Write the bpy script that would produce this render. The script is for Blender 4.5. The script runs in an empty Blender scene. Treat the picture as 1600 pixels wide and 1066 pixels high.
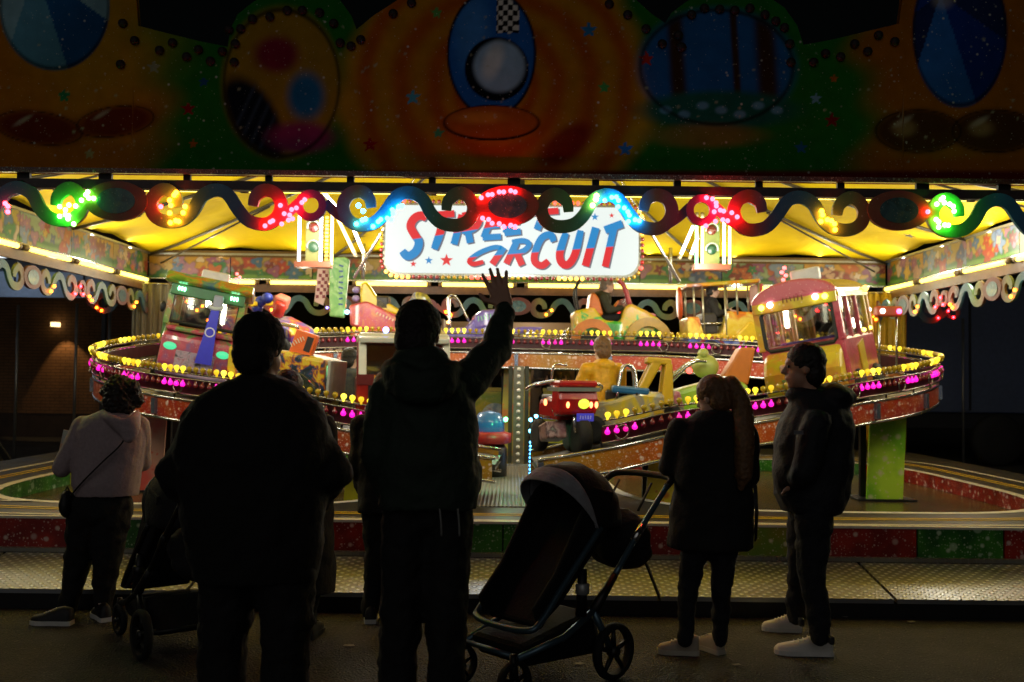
import bpy, bmesh, math, random
import numpy as np
from mathutils import Vector, Matrix, Euler, noise as mnoise
random.seed(7)
R = math.radians
sc = bpy.context.scene
C = sc.collection

# ------------------------------------------------------------------ camera
F = 1556.0                                   # focal length in photo pixels (1600 wide)
cam_d = bpy.data.cameras.new('camera'); cam = bpy.data.objects.new('camera', cam_d); C.objects.link(cam)
cam_d.lens = 35; cam_d.sensor_width = 36; cam_d.clip_end = 500
CAMROT = Matrix.Rotation(R(91.99), 3, 'X') @ Matrix.Rotation(R(0.7), 3, 'Z')
cam.matrix_world = Matrix.Translation((0, 0, 1.6)) @ CAMROT.to_4x4()
cam_d.dof.use_dof = True; cam_d.dof.focus_distance = 5.6; cam_d.dof.aperture_fstop = 3.2
sc.camera = cam
# ------------------------------------------------------------------ world, sun, exposure
w = bpy.data.worlds.new('World'); sc.world = w; w.use_nodes = True
wn = w.node_tree; bg = wn.nodes['Background']
sky = wn.nodes.new('ShaderNodeTexSky'); sky.sky_type = 'NISHITA'; sky.sun_disc = False
sky.sun_elevation = R(2); sky.sun_rotation = R(180)
wn.links.new(sky.outputs[0], bg.inputs[0]); bg.inputs[1].default_value = 0.0006
sd = bpy.data.lights.new('night_glow', 'SUN'); sd.energy = 0.15; sd.angle = R(60); sd.color = (1.0, .97, .92)
so = bpy.data.objects.new('night_glow', sd); C.objects.link(so)
so.rotation_euler = (R(71), 0, R(-12))
sc.view_settings.view_transform = 'Standard'; sc.view_settings.look = 'None'
sc.view_settings.exposure = 0.08; sc.view_settings.gamma = 1; sc.view_settings.use_curve_mapping = False
sc.render.engine = 'CYCLES'
sc.cycles.use_denoising = True; sc.cycles.use_light_tree = True
sc.cycles.sample_clamp_indirect = 4; sc.cycles.max_bounces = 5; sc.cycles.diffuse_bounces = 3
sc.cycles.glossy_bounces = 3; sc.cycles.transmission_bounces = 4; sc.cycles.transparent_max_bounces = 6
sc.cycles.caustics_reflective = False; sc.cycles.caustics_refractive = False

# ------------------------------------------------------------------ pixel helpers (a pixel gives a direction only)
def ray(px, py): return CAMROT @ Vector(((px - 800) / F, -(py - 533) / F, -1))
def PX(px, py, Y):
    d = ray(px, py); t = Y / d.y
    return Vector((d.x * t, Y, 1.6 + d.z * t))
def PZ(px, py, Z):
    d = ray(px, py); t = (Z - 1.6) / d.z
    return Vector((d.x * t, d.y * t, Z))

def lin(h):
    h = h.lstrip('#'); c = [int(h[i:i+2], 16) / 255 for i in (0, 2, 4)]
    return tuple(x / 12.92 if x <= .04045 else ((x + .055) / 1.055) ** 2.4 for x in c)

# ------------------------------------------------------------------ materials
MATS = {}
def nmat(name):
    m = bpy.data.materials.new(name); m.use_nodes = True
    return m, m.node_tree, m.node_tree.nodes['Principled BSDF']
def mat(name, col=(.5, .5, .5), rough=.5, metal=0, emit=None, es=0, var=.12, scale=14, bump=0, coat=0, trans=0, alpha=1):
    if name in MATS: return MATS[name]
    if isinstance(col, str): col = lin(col)
    m, nt, b = nmat(name); N = nt.nodes; L = nt.links
    b.inputs['Roughness'].default_value = rough; b.inputs['Metallic'].default_value = metal
    b.inputs['Coat Weight'].default_value = coat; b.inputs['Transmission Weight'].default_value = trans
    b.inputs['Alpha'].default_value = alpha
    b.inputs['Base Color'].default_value = (*col, 1)
    if emit is not None:
        if isinstance(emit, str): emit = lin(emit)
        b.inputs['Emission Color'].default_value = (*emit, 1); b.inputs['Emission Strength'].default_value = es
    if var or bump:
        tc = N.new('ShaderNodeTexCoord'); nz = N.new('ShaderNodeTexNoise'); nz.inputs['Scale'].default_value = scale
        nz.inputs['Detail'].default_value = 5
        L.new(tc.outputs['Object'], nz.inputs['Vector'])
        if var:
            r = N.new('ShaderNodeMapRange'); r.inputs[3].default_value = 1 - var * 2; r.inputs[4].default_value = 1 + var * 2
            L.new(nz.outputs[0], r.inputs[0])
            v = N.new('ShaderNodeVectorMath'); v.operation = 'SCALE'; v.inputs[0].default_value = col
            L.new(r.outputs[0], v.inputs['Scale']); L.new(v.outputs[0], b.inputs['Base Color'])
        if bump:
            bp = N.new('ShaderNodeBump'); bp.inputs['Strength'].default_value = bump; bp.inputs['Distance'].default_value = .02
            L.new(nz.outputs[0], bp.inputs['Height']); L.new(bp.outputs[0], b.inputs['Normal'])
    MATS[name] = m
    return m
def glow(name, col, s):
    return mat(name, (.02, .02, .02), .4, emit=col, es=s, var=0)
def nospec(m):
    m.node_tree.nodes['Principled BSDF'].inputs['Specular IOR Level'].default_value = 0; m.node_tree.nodes['Principled BSDF'].inputs['Roughness'].default_value = 1; return m
def bubbles(name, base, alt, dot='#e8d8d0', scale=16, rough=.3, attr=None):
    """airbrushed fairground board: two-tone base with pale bubbles of several sizes"""
    if name in MATS: return MATS[name]
    m, nt, b = nmat(name); N = nt.nodes; L = nt.links
    b.inputs['Roughness'].default_value = rough
    tc = N.new('ShaderNodeTexCoord')
    nz = N.new('ShaderNodeTexNoise'); nz.inputs['Scale'].default_value = scale * .35; nz.inputs['Detail'].default_value = 3
    L.new(tc.outputs['Object'], nz.inputs['Vector'])
    cr = N.new('ShaderNodeValToRGB'); cr.color_ramp.elements[0].position = .4; cr.color_ramp.elements[1].position = .62
    cr.color_ramp.elements[0].color = (*lin(base), 1); cr.color_ramp.elements[1].color = (*lin(alt), 1)
    L.new(nz.outputs[0], cr.inputs[0])
    last = cr.outputs[0]
    if attr:
        a = N.new('ShaderNodeAttribute'); a.attribute_name = attr
        mx = N.new('ShaderNodeMix'); mx.data_type = 'RGBA'; mx.inputs[0].default_value = .8
        L.new(last, mx.inputs[6]); L.new(a.outputs['Color'], mx.inputs[7]); last = mx.outputs[2]
    for sc_, lo, hi, amt in ((scale, .14, .3, .7), (scale * 2.1, .12, .26, .65), (scale * .5, .2, .26, .45), (scale * 3.7, .12, .3, .6)):
        vo = N.new('ShaderNodeTexVoronoi'); vo.inputs['Scale'].default_value = sc_
        L.new(tc.outputs['Object'], vo.inputs['Vector'])
        r = N.new('ShaderNodeMapRange'); r.inputs[1].default_value = lo; r.inputs[2].default_value = hi
        r.inputs[3].default_value = amt; r.inputs[4].default_value = 0
        L.new(vo.outputs['Distance'], r.inputs[0])
        sp = N.new('ShaderNodeSeparateColor'); L.new(vo.outputs['Color'], sp.inputs[0])
        gt = N.new('ShaderNodeMath'); gt.operation = 'GREATER_THAN'; gt.inputs[1].default_value = .42
        L.new(sp.outputs[0], gt.inputs[0])
        mu = N.new('ShaderNodeMath'); mu.operation = 'MULTIPLY'; L.new(r.outputs[0], mu.inputs[0]); L.new(gt.outputs[0], mu.inputs[1])
        mx = N.new('ShaderNodeMix'); mx.data_type = 'RGBA'
        L.new(mu.outputs[0], mx.inputs[0]); L.new(last, mx.inputs[6]); mx.inputs[7].default_value = (*lin(dot), 1)
        last = mx.outputs[2]
    L.new(last, b.inputs['Base Color'])
    MATS[name] = m
    return m
def artpaint(name, cols, scale=5, rough=.3, dist=.9, seed=0, zr=None, amp=1.0):
    """swirly multi-coloured airbrush paint for ride vehicles"""
    if name in MATS: return MATS[name]
    m, nt, b = nmat(name); N = nt.nodes; L = nt.links
    b.inputs['Roughness'].default_value = rough; b.inputs['Coat Weight'].default_value = .3
    tc = N.new('ShaderNodeTexCoord'); mp = N.new('ShaderNodeMapping'); mp.inputs['Location'].default_value = (seed * 3.1, seed * 1.7, seed)
    nz = N.new('ShaderNodeTexNoise'); nz.inputs['Scale'].default_value = scale; nz.inputs['Distortion'].default_value = dist
    nz.inputs['Detail'].default_value = 3
    L.new(tc.outputs['Object'], mp.inputs[0]); L.new(mp.outputs[0], nz.inputs['Vector'])
    cr = N.new('ShaderNodeValToRGB'); el = cr.color_ramp.elements
    n = len(cols)
    for i, c in enumerate(cols):
        p = .33 + .36 * i / max(1, n - 1)
        e = el[i] if i < 2 else el.new(p)
        e.position = p; e.color = (*lin(c), 1)
    fac = nz.outputs[0]
    if zr:                                        # bands of colour from the bottom up, edges broken like painted flames
        sx = N.new('ShaderNodeSeparateXYZ'); L.new(tc.outputs['Object'], sx.inputs[0])
        r0 = N.new('ShaderNodeMapRange'); r0.clamp = False; r0.inputs[1].default_value = zr[0]; r0.inputs[2].default_value = zr[1]; r0.inputs[3].default_value = .33; r0.inputs[4].default_value = .69; L.new(sx.outputs[2], r0.inputs[0])
        ma = N.new('ShaderNodeMath'); ma.operation = 'MULTIPLY_ADD'; ma.inputs[1].default_value = amp; L.new(nz.outputs[0], ma.inputs[0])
        su = N.new('ShaderNodeMath'); su.operation = 'SUBTRACT'; su.inputs[1].default_value = .5 * amp; L.new(r0.outputs[0], su.inputs[0]); L.new(su.outputs[0], ma.inputs[2]); fac = ma.outputs[0]
    L.new(fac, cr.inputs[0])
    vo = N.new('ShaderNodeTexVoronoi'); vo.inputs['Scale'].default_value = scale * 6
    L.new(mp.outputs[0], vo.inputs['Vector'])
    r = N.new('ShaderNodeMapRange'); r.inputs[1].default_value = .12; r.inputs[2].default_value = .2; r.inputs[3].default_value = .35; r.inputs[4].default_value = 0
    L.new(vo.outputs['Distance'], r.inputs[0])
    mx = N.new('ShaderNodeMix'); mx.data_type = 'RGBA'; L.new(r.outputs[0], mx.inputs[0]); L.new(cr.outputs[0], mx.inputs[6])
    mx.inputs[7].default_value = (.7, .62, .55, 1)
    L.new(mx.outputs[2], b.inputs['Base Color'])
    MATS[name] = m
    return m
def attrmat(name, rough=.45, speck=0, speck_scale=60, coat=0, spec=.5):
    if name in MATS: return MATS[name]
    m, nt, b = nmat(name); N = nt.nodes; L = nt.links
    b.inputs['Roughness'].default_value = rough; b.inputs['Coat Weight'].default_value = coat; b.inputs['Specular IOR Level'].default_value = spec
    a = N.new('ShaderNodeAttribute'); a.attribute_name = 'Col'; last = a.outputs['Color']
    tc = N.new('ShaderNodeTexCoord')
    nz = N.new('ShaderNodeTexNoise'); nz.inputs['Scale'].default_value = 9; nz.inputs['Detail'].default_value = 6
    L.new(tc.outputs['Object'], nz.inputs['Vector'])
    r = N.new('ShaderNodeMapRange'); r.inputs[3].default_value = .7; r.inputs[4].default_value = 1.3; L.new(nz.outputs[0], r.inputs[0])
    v = N.new('ShaderNodeVectorMath'); v.operation = 'SCALE'; L.new(last, v.inputs[0]); L.new(r.outputs[0], v.inputs['Scale']); last = v.outputs[0]
    if speck:
        for sc_, hi in ((speck_scale, .1), (speck_scale * .35, .09)):
            vo = N.new('ShaderNodeTexVoronoi'); vo.inputs['Scale'].default_value = sc_; L.new(tc.outputs['Object'], vo.inputs['Vector'])
            r = N.new('ShaderNodeMapRange'); r.inputs[1].default_value = hi * .4; r.inputs[2].default_value = hi * 1.6
            r.inputs[3].default_value = speck; r.inputs[4].default_value = 0
            L.new(vo.outputs['Distance'], r.inputs[0])
            sp = N.new('ShaderNodeSeparateColor'); L.new(vo.outputs['Color'], sp.inputs[0])
            mu = N.new('ShaderNodeMath'); mu.operation = 'MULTIPLY'; L.new(r.outputs[0], mu.inputs[0]); L.new(sp.outputs[0], mu.inputs[1])
            mx = N.new('ShaderNodeMix'); mx.data_type = 'RGBA'; L.new(mu.outputs[0], mx.inputs[0]); L.new(last, mx.inputs[6])
            mx.inputs[7].default_value = (.8, .8, .7, 1); last = mx.outputs[2]
    L.new(last, b.inputs['Base Color'])
    MATS[name] = m
    return m

# ------------------------------------------------------------------ objects
def link(name, data, parent=None):
    o = bpy.data.objects.new(name, data); C.objects.link(o)
    if parent is not None: o.parent = parent
    return o
def tag(o, label=None, cat=None, group=None, kind=None):
    if label: o['label'] = label
    if cat: o['category'] = cat
    if group: o['group'] = group
    if kind: o['kind'] = kind
    return o
def thing(name, label, cat, loc=(0, 0, 0), rot=(0, 0, 0), group=None):
    o = link(name, None); o.location = loc; o.rotation_euler = rot; o.empty_display_size = .1
    return tag(o, label, cat, group)

class MB:
    def __init__(s): s.v = []; s.f = []; s.mi = []; s.c = None
    def add(s, vs, fs, m=0):
        k = len(s.v); s.v += [Vector(v) for v in vs]; s.f += [tuple(i + k for i in f) for f in fs]; s.mi += [m] * len(fs); return s
    def box(s, c, d, rot=None, m=0):
        c = Vector(c); x, y, z = (q / 2 for q in d)
        vs = [Vector((i * x, j * y, k * z)) for i in (-1, 1) for j in (-1, 1) for k in (-1, 1)]
        if rot is not None:
            M = rot if isinstance(rot, Matrix) else Euler(rot).to_matrix()
            vs = [M @ v for v in vs]
        return s.add([v + c for v in vs], [(0, 1, 3, 2), (4, 6, 7, 5), (0, 4, 5, 1), (2, 3, 7, 6), (0, 2, 6, 4), (1, 5, 7, 3)], m)
    def tube(s, pts, r, n=8, closed=False, m=0, cap=True, flat=1.0):
        P = [Vector(p) for p in pts]; k = len(P)
        rs = r if isinstance(r, (list, tuple)) else [r] * k
        prev = None; vs = []; fs = []
        for i, p in enumerate(P):
            a = P[(i - 1) % k] if (closed or i > 0) else p; b = P[(i + 1) % k] if (closed or i < k - 1) else p
            t = (b - a); t = t.normalized() if t.length > 1e-9 else Vector((0, 0, 1))
            if prev is None:
                up = Vector((0, 0, 1)) if abs(t.z) < .9 else Vector((1, 0, 0))
            else: up = prev
            n1 = t.cross(up)
            if n1.length < 1e-6: n1 = t.cross(Vector((1, .3, 0)))
            n1.normalize(); n2 = n1.cross(t).normalized(); prev = n2
            for q in range(n):
                an = 2 * math.pi * q / n
                vs.append(p + n1 * (math.cos(an) * rs[i]) + n2 * (math.sin(an) * rs[i] * flat))
        for i in range(k if closed else k - 1):
            for q in range(n):
                a = i * n + q; b = i * n + (q + 1) % n; c = ((i + 1) % k) * n + (q + 1) % n; d = ((i + 1) % k) * n + q
                fs.append((a, b, c, d))
        if cap and not closed:
            fs.append(tuple(range(n - 1, -1, -1))); fs.append(tuple((k - 1) * n + q for q in range(n)))
        return s.add(vs, fs, m)
    def lathe(s, prof, n=12, M=None, m=0, cap=True):
        M = M or Matrix.Identity(4); vs = []; fs = []
        for r, z in prof:
            for q in range(n):
                a = 2 * math.pi * q / n; vs.append(M @ Vector((r * math.cos(a), r * math.sin(a), z)))
        k = len(prof)
        for i in range(k - 1):
            for q in range(n):
                fs.append((i * n + q, i * n + (q + 1) % n, (i + 1) * n + (q + 1) % n, (i + 1) * n + q))
        if cap and prof[0][0] > 1e-5: fs.append(tuple(range(n - 1, -1, -1)))
        if cap and prof[-1][0] > 1e-5: fs.append(tuple((k - 1) * n + q for q in range(n)))
        return s.add(vs, fs, m)
    def ball(s, c, r, n=10, k=6, m=0, sc=(1, 1, 1)):
        M = Matrix.Translation(c) @ Matrix.Diagonal((*sc, 1))
        return s.lathe([(max(1e-6, r * math.sin(math.pi * i / k)), -r * math.cos(math.pi * i / k)) for i in range(k + 1)], n, M, m)
    def prism(s, poly, d, M=None, m=0):
        """poly in local XZ, extruded along local Y by +-d/2"""
        M = M or Matrix.Identity(4); n = len(poly)
        vs = [M @ Vector((x, -d / 2, z)) for x, z in poly] + [M @ Vector((x, d / 2, z)) for x, z in poly]
        fs = [tuple(range(n)), tuple(range(2 * n - 1, n - 1, -1))] + [(i, i + n, (i + 1) % n + n, (i + 1) % n) for i in range(n)]
        return s.add(vs, fs, m)
    def ribbon(s, pts, wd, th, M=None, m=0, closed=False):
        """2D stroke in local XZ of width wd, extruded +-th/2 along Y, as one strip"""
        M = M or Matrix.Identity(4); P = [Vector((p[0], p[1])) for p in pts]; k = len(P)
        ws = wd if isinstance(wd, (list, tuple)) else [wd] * k; vs = []; fs = []
        for i, p in enumerate(P):
            a = P[(i - 1) % k] if (closed or i) else p; b = P[(i + 1) % k] if (closed or i < k - 1) else p
            t = (b - a).normalized(); nn = Vector((-t.y, t.x)) * ws[i] / 2
            for sd_ in (1, -1):
                q = p + nn * sd_
                for y in (-th / 2, th / 2): vs.append(M @ Vector((q.x, y, q.y)))
        for i in range(k if closed else k - 1):
            a = 4 * i; b = 4 * ((i + 1) % k)
            fs += [(a, a + 2, b + 2, b), (a + 1, b + 1, b + 3, a + 3), (a, b, b + 1, a + 1), (a + 2, a + 3, b + 3, b + 2)]
        if not closed:
            fs += [(0, 1, 3, 2), (4 * k - 4, 4 * k - 2, 4 * k - 1, 4 * k - 3)]
        return s.add(vs, fs, m)
    def mesh(s, name, mats, smooth=False):
        me = bpy.data.meshes.new(name); me.from_pydata([tuple(v) for v in s.v], [], s.f)
        for x in (mats if isinstance(mats, (list, tuple)) else [mats]): me.materials.append(x)
        if len(me.materials) > 1: me.polygons.foreach_set('material_index', s.mi)
        if smooth: me.polygons.foreach_set('use_smooth', [True] * len(me.polygons))
        if s.c is not None: setcol(me, s.c)
        me.update(); return me
    def build(s, name, mats, parent=None, smooth=False, bevel=0, seg=2):
        o = link(name, s.mesh(name, mats, smooth), parent)
        bm = bmesh.new(); bm.from_mesh(o.data); bmesh.ops.recalc_face_normals(bm, faces=bm.faces); bm.to_mesh(o.data); bm.free()
        if bevel:
            md = o.modifiers.new('bevel', 'BEVEL'); md.width = bevel; md.segments = seg; md.limit_method = 'ANGLE'; md.angle_limit = R(35)
        return o
def setcol(me, cols):
    a = me.color_attributes.new('Col', 'FLOAT_COLOR', 'POINT')
    arr = np.ones((len(me.vertices), 4), 'f'); arr[:, :3] = np.asarray(cols)[:, :3]
    a.data.foreach_set('color', arr.ravel())
def crom(pts, n=6, closed=False):
    P = [Vector(p) for p in pts]; k = len(P); out = []
    for i in range(k if closed else k - 1):
        p0 = P[(i - 1) % k] if (closed or i) else P[0]; p1 = P[i]; p2 = P[(i + 1) % k]; p3 = P[(i + 2) % k] if (closed or i < k - 2) else P[-1]
        for j in range(n):
            t = j / n
            out.append(.5 * ((2 * p1) + (p2 - p0) * t + (2 * p0 - 5 * p1 + 4 * p2 - p3) * t * t + (3 * p1 - p0 - 3 * p2 + p3) * t ** 3))
    if not closed: out.append(P[-1])
    return out
def starpoly(r, k=5, inner=.42, a0=90):
    return [((r if i % 2 == 0 else r * inner) * math.cos(R(a0 + 180 * i / k)), (r if i % 2 == 0 else r * inner) * math.sin(R(a0 + 180 * i / k))) for i in range(2 * k)]
def dup(o, parent=None):
    c = o.copy(); C.objects.link(c); c.parent = parent
    for ch in list(o.children): dup(ch, c)
    return c
def grid_panel(name, P, nu, nv, paint, material, parent=None):
    """P(u,v)->Vector; paint(U,V)->(n,3) linear colours; one sheet with a thickness from a solidify modifier"""
    us = np.linspace(0, 1, nu); vs = np.linspace(0, 1, nv); verts = []
    for v in vs:
        for u in us: verts.append(tuple(P(u, v)))
    fs = [(j * nu + i, j * nu + i + 1, (j + 1) * nu + i + 1, (j + 1) * nu + i) for j in range(nv - 1) for i in range(nu - 1)]
    me = bpy.data.meshes.new(name); me.from_pydata(verts, [], fs); me.materials.append(material)
    V, U = np.meshgrid(vs, us, indexing='ij')
    setcol(me, paint(U.ravel(), V.ravel(), np.array(verts)))
    return link(name, me, parent)
def smoothstep(a, b, x):
    t = np.clip((x - a) / (b - a), 0, 1); return t * t * (3 - 2 * t)
def over(col, c, a):
    c = np.array(lin(c) if isinstance(c, str) else c); a = np.clip(a, 0, 1)[:, None]
    return col * (1 - a) + c[None] * a
def ell(x, y, cx, cy, rx, ry, soft=.12, rot=0):
    dx = x - cx; dy = y - cy; cr, sr = math.cos(R(rot)), math.sin(R(rot))
    d = np.sqrt(((dx * cr + dy * sr) / rx) ** 2 + ((-dx * sr + dy * cr) / ry) ** 2)
    return 1 - smoothstep(1 - soft, 1 + soft, d)
def starmask(x, y, cx, cy, r, k=5, a0=90):
    dx = x - cx; dy = cy - y; rr = np.hypot(dx, dy) / r; a = (np.arctan2(dy, dx) - R(a0)) % (2 * np.pi / k)
    a = np.abs(a - np.pi / k) / (np.pi / k)          # 1 at a point, 0 in a notch
    edge = .42 / (1 - (1 - .42) * a)
    return (rr < edge).astype(float)
# ================================================================== SETTING
MI = np.array(CAMROT.inverted())
def proj(v):
    q = (np.asarray(v) - np.array([0, 0, 1.6])) @ MI.T
    return 800 + F * q[:, 0] / -q[:, 2], 533 - F * q[:, 1] / -q[:, 2]

# ---- ground
m, nt, b = nmat('asphalt'); N = nt.nodes; L = nt.links
tc = N.new('ShaderNodeTexCoord'); vo = N.new('ShaderNodeTexVoronoi'); vo.inputs['Scale'].default_value = 75
nz = N.new('ShaderNodeTexNoise'); nz.inputs['Scale'].default_value = 1.6; nz.inputs['Detail'].default_value = 8
nf = N.new('ShaderNodeTexNoise'); nf.inputs['Scale'].default_value = 150; nf.inputs['Detail'].default_value = 3
for q in (vo, nz, nf): L.new(tc.outputs['Object'], q.inputs['Vector'])
cr = N.new('ShaderNodeValToRGB'); cr.color_ramp.elements[0].color = (.006, .0055, .005, 1); cr.color_ramp.elements[1].color = (.058, .052, .044, 1)
cr.color_ramp.elements[0].position = .4; cr.color_ramp.elements[1].position = .64
mth = N.new('ShaderNodeMath'); mth.operation = 'MULTIPLY_ADD'; mth.inputs[1].default_value = .55; L.new(nf.outputs[0], mth.inputs[0])
mt2 = N.new('ShaderNodeMath'); mt2.operation = 'MULTIPLY'; mt2.inputs[1].default_value = .45; L.new(nz.outputs[0], mt2.inputs[0]); L.new(mt2.outputs[0], mth.inputs[2])
L.new(mth.outputs[0], cr.inputs[0])
v2 = N.new('ShaderNodeTexVoronoi'); v2.inputs['Scale'].default_value = 38; L.new(tc.outputs['Object'], v2.inputs['Vector'])
r2 = N.new('ShaderNodeMapRange'); r2.inputs[1].default_value = .1; r2.inputs[2].default_value = .22; r2.inputs[3].default_value = 1; r2.inputs[4].default_value = 0; L.new(v2.outputs['Distance'], r2.inputs[0])
s2 = N.new('ShaderNodeSeparateColor'); L.new(v2.outputs['Color'], s2.inputs[0]); g2 = N.new('ShaderNodeMath'); g2.operation = 'GREATER_THAN'; g2.inputs[1].default_value = .6; L.new(s2.outputs[0], g2.inputs[0])
m2_ = N.new('ShaderNodeMath'); m2_.operation = 'MULTIPLY'; L.new(r2.outputs[0], m2_.inputs[0]); L.new(g2.outputs[0], m2_.inputs[1])
x2 = N.new('ShaderNodeMix'); x2.data_type = 'RGBA'; L.new(m2_.outputs[0], x2.inputs[0]); L.new(cr.outputs[0], x2.inputs[6]); x2.inputs[7].default_value = (.13, .12, .1, 1)
L.new(x2.outputs[2], b.inputs['Base Color']); b.inputs['Roughness'].default_value = .75
bp = N.new('ShaderNodeBump'); bp.inputs['Strength'].default_value = 1; bp.inputs['Distance'].default_value = .02
L.new(vo.outputs['Distance'], bp.inputs['Height']); L.new(bp.outputs[0], b.inputs['Normal'])
MATS['asphalt'] = m
g = MB().add([(-120, -40, 0), (120, -40, 0), (120, 160, 0), (-120, 160, 0)], [(0, 1, 2, 3)]).build('ground', m); tag(g, kind='structure')
# litter scraps on the asphalt
for i, (px, py) in enumerate([(1320, 965), (1425, 973), (700, 955), (905, 1038), (1150, 1040), (545, 1010)]):
    p = PZ(px, py, 0.004); s = MB()
    k = 5 + i % 3; poly = [(.035 * random.uniform(.5, 1.2) * math.cos(6.28 * j / k), .02 * random.uniform(.6, 1.2) * math.sin(6.28 * j / k)) for j in range(k)]
    s.add([(x, y, .004 + .004 * (j % 2)) for j, (x, y) in enumerate(poly)], [tuple(range(k))])
    o = s.build('paper_scrap', mat('scrap', '#8d8980', .8)); o.location = p
    tag(o, ['pale scrap of paper by the ramp edge under the red boards', 'crumpled pale scrap right of the white trainers', 'pale scrap on asphalt by the ramp near the waving man',
            'pale scrap under the front of the pushchair', 'pale scrap beside the tan trainers', 'pale scrap on asphalt left of the waving man'][i], 'litter')

# ---- ramp of tread plate
def treadmat(name, col, rough=.3, scale=17):
    m, nt, b = nmat(name); N = nt.nodes; L = nt.links
    b.inputs['Metallic'].default_value = .85; b.inputs['Roughness'].default_value = rough; b.inputs['Base Color'].default_value = (*lin(col), 1)
    tc = N.new('ShaderNodeTexCoord'); mp = N.new('ShaderNodeMapping'); mp.inputs['Rotation'].default_value = (0, 0, R(45)); mp.inputs['Scale'].default_value = (scale, scale, scale)
    L.new(tc.outputs['Object'], mp.inputs[0])
    vo = N.new('ShaderNodeTexVoronoi'); vo.inputs['Scale'].default_value = 1; vo.inputs['Randomness'].default_value = 0
    vo.voronoi_dimensions = '2D'
    L.new(mp.outputs[0], vo.inputs['Vector'])
    r = N.new('ShaderNodeMapRange'); r.inputs[1].default_value = .16; r.inputs[2].default_value = .34; r.inputs[3].default_value = 1; r.inputs[4].default_value = 0
    L.new(vo.outputs['Distance'], r.inputs[0])
    nz = N.new('ShaderNodeTexNoise'); nz.inputs['Scale'].default_value = 2.2; nz.inputs['Detail'].default_value = 7; L.new(tc.outputs['Object'], nz.inputs['Vector'])
    rr = N.new('ShaderNodeMapRange'); rr.inputs[3].default_value = rough - .1; rr.inputs[4].default_value = rough + .3; L.new(nz.outputs[0], rr.inputs[0]); L.new(rr.outputs[0], b.inputs['Roughness'])
    rc = N.new('ShaderNodeMapRange'); rc.inputs[3].default_value = .35; rc.inputs[4].default_value = .8; L.new(nz.outputs[0], rc.inputs[0])
    dm = N.new('ShaderNodeMath'); dm.operation = 'MULTIPLY_ADD'; dm.inputs[1].default_value = .9; L.new(r.outputs[0], dm.inputs[0]); L.new(rc.outputs[0], dm.inputs[2])  # studs get a brighter base colour, a painted highlight on the raised dots
    v = N.new('ShaderNodeVectorMath'); v.operation = 'SCALE'; v.inputs[0].default_value = lin(col); L.new(dm.outputs[0], v.inputs['Scale'])
    L.new(v.outputs[0], b.inputs['Base Color'])
    bp = N.new('ShaderNodeBump'); bp.inputs['Strength'].default_value = 1; bp.inputs['Distance'].default_value = .016
    L.new(r.outputs[0], bp.inputs['Height']); L.new(bp.outputs[0], b.inputs['Normal'])
    MATS[name] = m; return m
tread = treadmat('tread_plate', '#b4b8c0', .28, 18); darksteel = mat('dark_steel', '#2a2a2c', .45, .7); chrome = mat('chrome', '#c8c8c8', .18, .95, var=.05)
ramp = thing('entry_ramp', 'studded steel ramp along the front of the ride', 'ramp', (0, 6.7, 0))
x0 = 1.006
for k in range(-5, 4):
    xa = x0 + 1.583 * k + .012; xb = xa + 1.559; s = MB()
    ya, za, yb, zb = .02, .135, .74, .245
    s.add([(xa, ya, za), (xb, ya, za), (xb, yb, zb), (xa, yb, zb), (xa, ya, za - .03), (xb, ya, za - .03), (xb, yb, zb - .03), (xa, yb, zb - .03)],
          [(0, 1, 2, 3), (7, 6, 5, 4), (0, 4, 5, 1), (1, 5, 6, 2), (2, 6, 7, 3), (3, 7, 4, 0)])
    s.build('tread_plate', tread, ramp)
MB().box((-.9, .1, .05), (14.4, .1, .1)).box((-.9, .45, .055), (14.4, .4, .11)).build('ramp_frame', darksteel, ramp)
MB().box((-.9, .79, .262), (14.4, .075, .03)).build('kerb_strip', treadmat('tread_strip', '#b0aea4', .25, 24), ramp)
MB().box((-.9, .84, .13), (14.4, .16, .24)).build('ramp_back_beam', darksteel, ramp)

# ---- platform with two sunk pits and a printed road
plat = link('platform', None); tag(plat, kind='structure')
ZD = .5; ZP = .35
def sup(cx, cy, a, b, n=3.6, k=56):
    out = []
    for i in range(k):
        t = 2 * math.pi * i / k; c, s_ = math.cos(t), math.sin(t)
        out.append((cx + a * math.copysign(abs(c) ** (2 / n), c), cy + b * math.copysign(abs(s_) ** (2 / n), s_)))
    return out
pits = [sup(2.97, 10.95, 1.95, 2.62), sup(-2.87, 10.95, 1.95, 2.62)]
bm = bmesh.new(); edges = []
for loop in [[(-6.1, 7.52), (6.1, 7.52), (6.1, 15.7), (-6.1, 15.7)]] + pits:
    vs = [bm.verts.new((x, y, ZD)) for x, y in loop]
    edges += [bm.edges.new((vs[i], vs[(i + 1) % len(vs)])) for i in range(len(vs))]
bmesh.ops.triangle_fill(bm, edges=edges, use_beauty=True)
for f in bm.faces:
    if f.normal.z < 0: f.normal_flip()
me = bpy.data.meshes.new('road_deck'); bm.to_mesh(me); bm.free()
m, nt, b = nmat('road_print'); N = nt.nodes; L = nt.links
tc = N.new('ShaderNodeTexCoord'); nz = N.new('ShaderNodeTexNoise'); nz.inputs['Scale'].default_value = 2; nz.inputs['Detail'].default_value = 8
L.new(tc.outputs['Object'], nz.inputs['Vector'])
cr = N.new('ShaderNodeValToRGB'); cr.color_ramp.elements[0].color = (.01, .01, .011, 1); cr.color_ramp.elements[1].color = (.04, .04, .039, 1)
L.new(nz.outputs[0], cr.inputs[0]); L.new(cr.outputs[0], b.inputs['Base Color'])
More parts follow.
